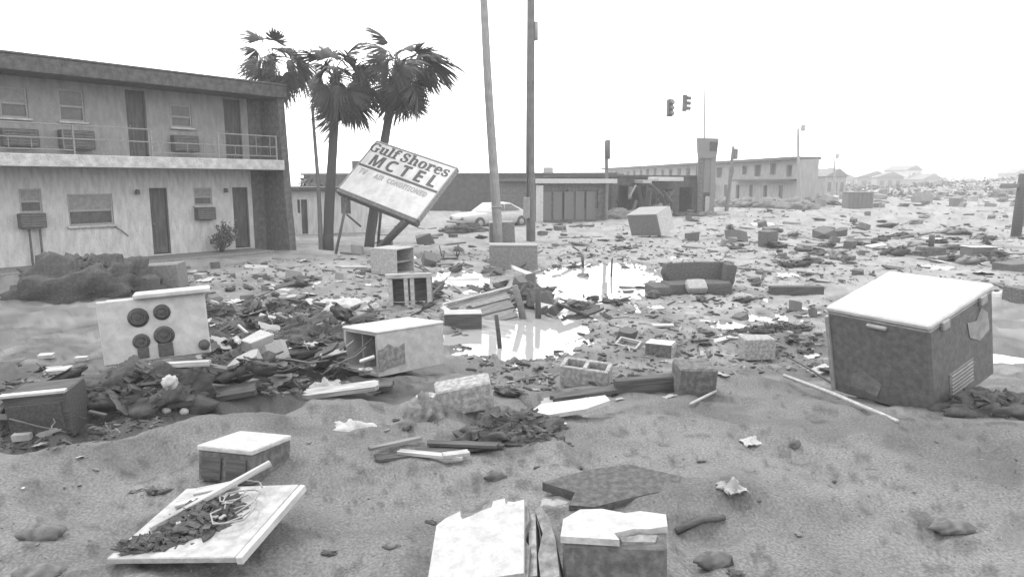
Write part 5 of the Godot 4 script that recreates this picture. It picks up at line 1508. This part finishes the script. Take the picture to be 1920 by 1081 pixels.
# box = photo rectangle; kinds = list of [kind, tone, weight]
func scatter(area: PackedVector2Array, count: int, kinds: Array, where: String, lo: float, hi: float, sd: int, pile := 0.0) -> void:
	var r := RandomNumberGenerator.new()
	r.seed = sd
	var bb := Rect2(area[0], Vector2.ZERO)
	for p in area:
		bb = bb.expand(p)
	var tone := {
		"dark": {"board": M.wood_dark, "block": M.block_dark, "clod": M.muck, "scrap": M.cloth_dark, "stick": M.wood_dark},
		"grey": {"board": M.wood, "block": M.block_mid, "clod": M.block_mid, "scrap": M.cloth_grey, "stick": M.wood},
		"pale": {"board": M.wood_pale, "block": M.block, "clod": M.block, "scrap": M.cloth_grey, "stick": M.wood_pale},
		"white": {"board": M.white, "block": M.white_dirty, "clod": M.white_rough, "scrap": M.cloth_white, "stick": M.wood_pale}}
	var word := {"board": ["broken_board", "broken board", "board"], "block": ["rubble_block", "rubble block", "rubble"], "clod": ["debris_clump", "clump of debris", "debris"], "scrap": ["crumpled_scrap", "crumpled scrap", "scrap"], "stick": ["broken_stick", "broken stick", "stick"]}
	var n := 0
	var guard := 0
	while n < count and guard < count * 30:
		guard += 1
		var px := Vector2(r.randf_range(bb.position.x, bb.end.x), r.randf_range(bb.position.y, bb.end.y))
		if not Geometry2D.is_point_in_polygon(px, area):
			continue
		var p := on_ground(px.x, px.y)
		if p.y < -0.87 and r.randf() < 0.35:
			continue
		var k: Array = kinds[r.randi() % kinds.size()]
		var s := lerpf(lo, hi, pow(r.randf(), 2.0))
		var sc := Vector3.ONE
		var lift := 0.0
		match k[0]:
			"board":
				sc = Vector3(s * 1.5, clampf(s * 0.08, 0.018, 0.06), s * r.randf_range(0.16, 0.5))
				lift = sc.y * 0.5
			"block":
				sc = Vector3(s * r.randf_range(0.6, 1.0), s * r.randf_range(0.3, 0.6), s * r.randf_range(0.4, 0.8))
				lift = sc.y * 0.42
			"clod":
				sc = Vector3(s * r.randf_range(0.9, 1.5), s * r.randf_range(0.3, 0.55), s * r.randf_range(0.5, 0.9))
				lift = sc.y * 0.2
			"scrap":
				sc = Vector3(s, s * 0.6, s * r.randf_range(0.5, 0.9))
				lift = 0.01
			"stick":
				sc = Vector3(s * 1.8, s * 0.9, s * 0.9)
				lift = 0.02 * s
		var b := Basis(Vector3.UP, r.randf() * TAU if k[0] != "board" else r.randf_range(-0.7, 0.7)) * Basis(Vector3(0, 0, 1), r.randf_range(-0.16, 0.16)) * Basis(Vector3(1, 0, 0), r.randf_range(-0.2, 0.3))
		if pile > 0.0:
			b = Basis(Vector3.UP, r.randf_range(-1.2, 1.2)) * Basis(Vector3(0, 0, 1), r.randf_range(-0.55, 0.55)) * Basis(Vector3(1, 0, 0), r.randf_range(-0.5, 0.7))
			lift += pile * 0.35 + pile * r.randf() * maxf(0.15, 0.5 + n1.get_noise_2d(p.x * 2.2, p.z * 2.2))
		var ms: Array = lib[k[0]]
		var o := part(self, word[k[0]][0], ms[r.randi() % ms.size()], tone[k[1]][k[0]], Transform3D(b * Basis.from_scale(sc), p + Vector3(0, lift, 0)))
		var size_word := "long " if s > lerpf(lo, hi, 0.5) and k[0] in ["board", "stick"] else ("large " if s > lerpf(lo, hi, 0.5) else ("small " if s < lerpf(lo, hi, 0.12) else ""))
		var near := ""
		var best := 1.0e9
		for a in anchors:
			var q: float = a[1].distance_to(p)
			if q < best:
				best = q
				near = a[0]
		tag(o, "%s%s %s %s, near %s" % [size_word, k[1], word[k[0]][1], where, near], word[k[0]][2], "%s %ss %s" % [k[1], word[k[0]][1].replace("clump of debris", "debris clump"), where])
		n += 1

func litter(called: String, label: String, area: PackedVector2Array, count: int, lo: float, hi: float, t0: float, t1: float, sd: int) -> void:
	var r := RandomNumberGenerator.new()
	r.seed = sd
	var bb := Rect2(area[0], Vector2.ZERO)
	for p in area:
		bb = bb.expand(p)
	var mm := MultiMesh.new()
	mm.transform_format = MultiMesh.TRANSFORM_3D
	mm.use_colors = true
	mm.mesh = box_mesh(Vector3(1, 0.3, 0.45), 0.1, 0.12, sd)
	var xs := []
	var guard := 0
	while xs.size() < count and guard < count * 20:
		guard += 1
		var px := Vector2(r.randf_range(bb.position.x, bb.end.x), r.randf_range(bb.position.y, bb.end.y))
		if not Geometry2D.is_point_in_polygon(px, area) or n2.get_noise_2d(px.x * 0.11, px.y * 0.3) < r.randf_range(-0.4, 0.35):
			continue
		var p := on_ground(px.x, px.y)
		if p.y < -0.85:
			continue
		var s := lerpf(lo, hi, pow(r.randf(), 3.0)) * sqrt(-p.z / 6.0)
		xs.append(Transform3D((Basis(Vector3.UP, r.randf() * TAU) * Basis(Vector3(1, 0, 0), r.randf_range(-0.5, 0.5)) * Basis(Vector3(0, 0, 1), r.randf_range(-0.4, 0.4))).scaled_local(Vector3(s * r.randf_range(0.6, 2.2), s, s)), p + Vector3(0, s * 0.1, 0)))
	mm.instance_count = xs.size()
	for i in xs.size():
		mm.set_instance_transform(i, xs[i])
		var v := lerpf(t0, t1, pow(r.randf(), 2.2))
		mm.set_instance_color(i, Color(v, v, v))
	var o := MultiMeshInstance3D.new()
	o.name = numbered(called)
	o.multimesh = mm
	o.material_override = M.tinted
	add_child(o, true)
	tag(o, label, "litter")
	o.set_meta("kind", "stuff")

func scatters() -> void:
	unit_meshes()
	var left := PackedVector2Array([Vector2(350, 590), Vector2(560, 560), Vector2(740, 600), Vector2(650, 620), Vector2(640, 700), Vector2(700, 725), Vector2(500, 745), Vector2(380, 700)])
	var k := 0
	for e in [[420, 640, 1.3, 0.30], [500, 668, 1.4, 0.34], [585, 650, 1.2, 0.32], [450, 700, 1.1, 0.26], [560, 705, 1.2, 0.24], [620, 690, 0.8, 0.2], [520, 615, 1.4, 0.25], [400, 590, 1.2, 0.2]]:
		heap("wreckage_heap", "%s heap of dark tangled wreckage between range and refrigerator" % ["broad", "tall", "central", "low", "flat", "small", "rear", "shallow"][k], "heap", on_ground(e[0], e[1]) + Vector3(0, -0.03, 0), e[2], e[3], 0.7, M.muck, 400 + k, "heaps of dark wreckage", 150)
		k += 1
	scatter(left, 170, [["board", "dark"], ["stick", "dark"], ["clod", "dark"], ["board", "grey"], ["stick", "grey"], ["stick", "dark"], ["scrap", "grey"], ["clod", "dark"], ["scrap", "dark"]], "in the dark wreckage", 0.14, 0.5, 101, 0.34)
	scatter(left, 16, [["board", "white"], ["block", "white"], ["board", "pale"]], "in the dark wreckage", 0.2, 0.42, 115, 0.36)
	scatter(PackedVector2Array([Vector2(1030, 490), Vector2(1240, 488), Vector2(1230, 560), Vector2(1060, 600)]), 22, [["clod", "dark"], ["board", "dark"], ["stick", "dark"], ["clod", "dark"], ["board", "grey"]], "in the pond", 0.2, 0.7, 116)
	scatter(left, 70, [["scrap", "white"], ["board", "white"], ["clod", "white"], ["stick", "pale"]], "in the dark wreckage", 0.05, 0.17, 102, 0.42)
	var ditch := PackedVector2Array([Vector2(0, 690), Vector2(160, 700), Vector2(350, 720), Vector2(420, 740), Vector2(330, 785), Vector2(190, 835), Vector2(0, 850)])
	scatter(ditch, 52, [["board", "dark"], ["clod", "dark"], ["stick", "dark"], ["clod", "dark"], ["stick", "grey"], ["scrap", "dark"]], "in the ditch", 0.1, 0.34, 103, 0.16)
	scatter(ditch, 8, [["scrap", "white"], ["stick", "pale"], ["scrap", "pale"]], "in the ditch", 0.04, 0.1, 104)
	var yard := PackedVector2Array([Vector2(340, 500), Vector2(560, 480), Vector2(690, 470), Vector2(700, 550), Vector2(560, 555), Vector2(360, 575)])
	scatter(yard, 64, [["board", "dark"], ["clod", "dark"], ["board", "pale"], ["block", "dark"], ["board", "grey"], ["scrap", "white"], ["block", "pale"]], "on the sand", 0.16, 0.6, 105)
	var pondside := PackedVector2Array([Vector2(780, 480), Vector2(920, 470), Vector2(1100, 470), Vector2(1130, 520), Vector2(1040, 560), Vector2(1150, 600), Vector2(980, 610), Vector2(800, 600)])
	scatter(pondside, 105, [["board", "dark"], ["clod", "dark"], ["clod", "dark"], ["board", "grey"], ["stick", "dark"], ["block", "dark"], ["board", "white"], ["stick", "dark"]], "by the pond", 0.15, 0.62, 106, 0.12)
	var rightmid := PackedVector2Array([Vector2(1150, 560), Vector2(1400, 545), Vector2(1540, 560), Vector2(1560, 700), Vector2(1350, 650), Vector2(1130, 665)])
	scatter(rightmid, 66, [["clod", "dark"], ["clod", "dark"], ["board", "pale"], ["stick", "dark"], ["block", "dark"], ["stick", "dark"], ["scrap", "white"], ["clod", "grey"]], "on the sand", 0.08, 0.34, 107)
	var far1 := PackedVector2Array([Vector2(1000, 420), Vector2(1280, 430), Vector2(1280, 400), Vector2(1430, 395), Vector2(1450, 470), Vector2(1200, 480), Vector2(1040, 470)])
	scatter(far1, 48, [["board", "dark"], ["clod", "dark"], ["board", "grey"], ["block", "dark"], ["board", "white"], ["block", "grey"], ["clod", "dark"]], "on pale sand", 0.3, 1.0, 108)
	var far2 := PackedVector2Array([Vector2(1430, 392), Vector2(1600, 395), Vector2(1920, 385), Vector2(1920, 500), Vector2(1700, 490), Vector2(1460, 500)])
	scatter(far2, 190, [["clod", "dark"], ["clod", "dark"], ["board", "grey"], ["block", "dark"], ["clod", "grey"], ["stick", "dark"], ["board", "white"], ["board", "dark"]], "in the debris field", 0.3, 1.0, 109)
	var far3 := PackedVector2Array([Vector2(1500, 372), Vector2(1920, 345), Vector2(1920, 388), Vector2(1500, 390)])
	scatter(far3, 80, [["board", "dark"], ["clod", "dark"], ["block", "grey"], ["block", "pale"], ["block", "grey"], ["block", "white"]], "far off", 0.7, 2.2, 110)
	var far4 := PackedVector2Array([Vector2(1380, 490), Vector2(1920, 480), Vector2(1920, 600), Vector2(1880, 560), Vector2(1660, 500), Vector2(1560, 560), Vector2(1400, 545)])
	scatter(far4, 42, [["board", "dark"], ["clod", "dark"], ["stick", "dark"], ["board", "grey"], ["scrap", "white"], ["block", "dark"]], "on the sand", 0.14, 0.6, 111)
	var midsand := PackedVector2Array([Vector2(880, 690), Vector2(1260, 640), Vector2(1500, 690), Vector2(1320, 770), Vector2(1000, 760), Vector2(900, 720)])
	scatter(midsand, 20, [["board", "dark"], ["clod", "dark"], ["scrap", "pale"], ["stick", "dark"]], "on the sand", 0.06, 0.2, 112)
	var front := PackedVector2Array([Vector2(0, 880), Vector2(700, 780), Vector2(1250, 800), Vector2(1920, 800), Vector2(1920, 1081), Vector2(0, 1081)])
	scatter(front, 48, [["clod", "dark"], ["clod", "grey"], ["stick", "dark"], ["clod", "dark"], ["scrap", "white"]], "on open sand", 0.02, 0.075, 113)
	var car_side := PackedVector2Array([Vector2(700, 430), Vector2(900, 425), Vector2(910, 470), Vector2(780, 500), Vector2(700, 460)])
	scatter(car_side, 26, [["board", "dark"], ["clod", "dark"], ["board", "pale"], ["block", "dark"]], "on pale sand", 0.25, 0.8, 114)
	litter("small_litter", "countless dark splinters and bits strewn through the left wreckage", left, 3200, 0.012, 0.08, 0.03, 0.26, 201)
	litter("small_litter", "countless dark bits strewn in the ditch", ditch, 1300, 0.008, 0.05, 0.025, 0.2, 202)
	litter("small_litter", "countless small bits strewn across the middle sand", PackedVector2Array([Vector2(340, 500), Vector2(1440, 430), Vector2(1560, 560), Vector2(1540, 690), Vector2(900, 740), Vector2(840, 600), Vector2(360, 575)]), 4600, 0.012, 0.08, 0.04, 0.30, 203)
	litter("small_litter", "countless small bits strewn over the far right debris field", PackedVector2Array([Vector2(1000, 420), Vector2(1430, 385), Vector2(1920, 370), Vector2(1920, 560), Vector2(1400, 520), Vector2(1000, 470)]), 2200, 0.02, 0.10, 0.06, 0.36, 204)
	litter("small_litter", "countless tiny shell and wood bits on the foreground sand", front, 6500, 0.002, 0.011, 0.05, 0.36, 205)

# ------------------------------------------------------------------
func _ready() -> void:
	setup_view()
	n1.seed = 3
	n1.frequency = 0.35
	n1.fractal_octaves = 3
	n2.seed = 8
	n2.frequency = 1.1
	n2.fractal_octaves = 3
	n3.seed = 12
	n3.frequency = 0.05
	n4.seed = 21
	n4.frequency = 3.2
	n4.fractal_octaves = 3
	n5.seed = 33
	n5.frequency = 1.5
	n5.fractal_octaves = 2
	materials()
	build_ground()
	motel()
	buildings()
	far_band()
	palm(at_depth(500, 470, 29.5), at_depth(508, 104, 29.5), "palm with tattered crown rising behind the motel roof corner", 2, 26, Vector3(0.25, 0.0, 0), 0.95)
	var pb := on_plane(615, 467, -0.8)
	palm(pb, at_depth(628, 138, -pb.z), "straight-trunked palm between the motel corner and the sign", 5, 48, Vector3(0.35, -0.02, 0.1), 0.88)
	var pc := on_plane(690, 464, -0.8)
	palm(pc, at_depth(748, 116, -pc.z), "leaning palm behind the toppled sign with wind-swept crown", 9, 46, Vector3(0.5, 0.12, 0.1), 0.95)
	toppled_sign()
	poles()
	car()
	debris()
	scatters()
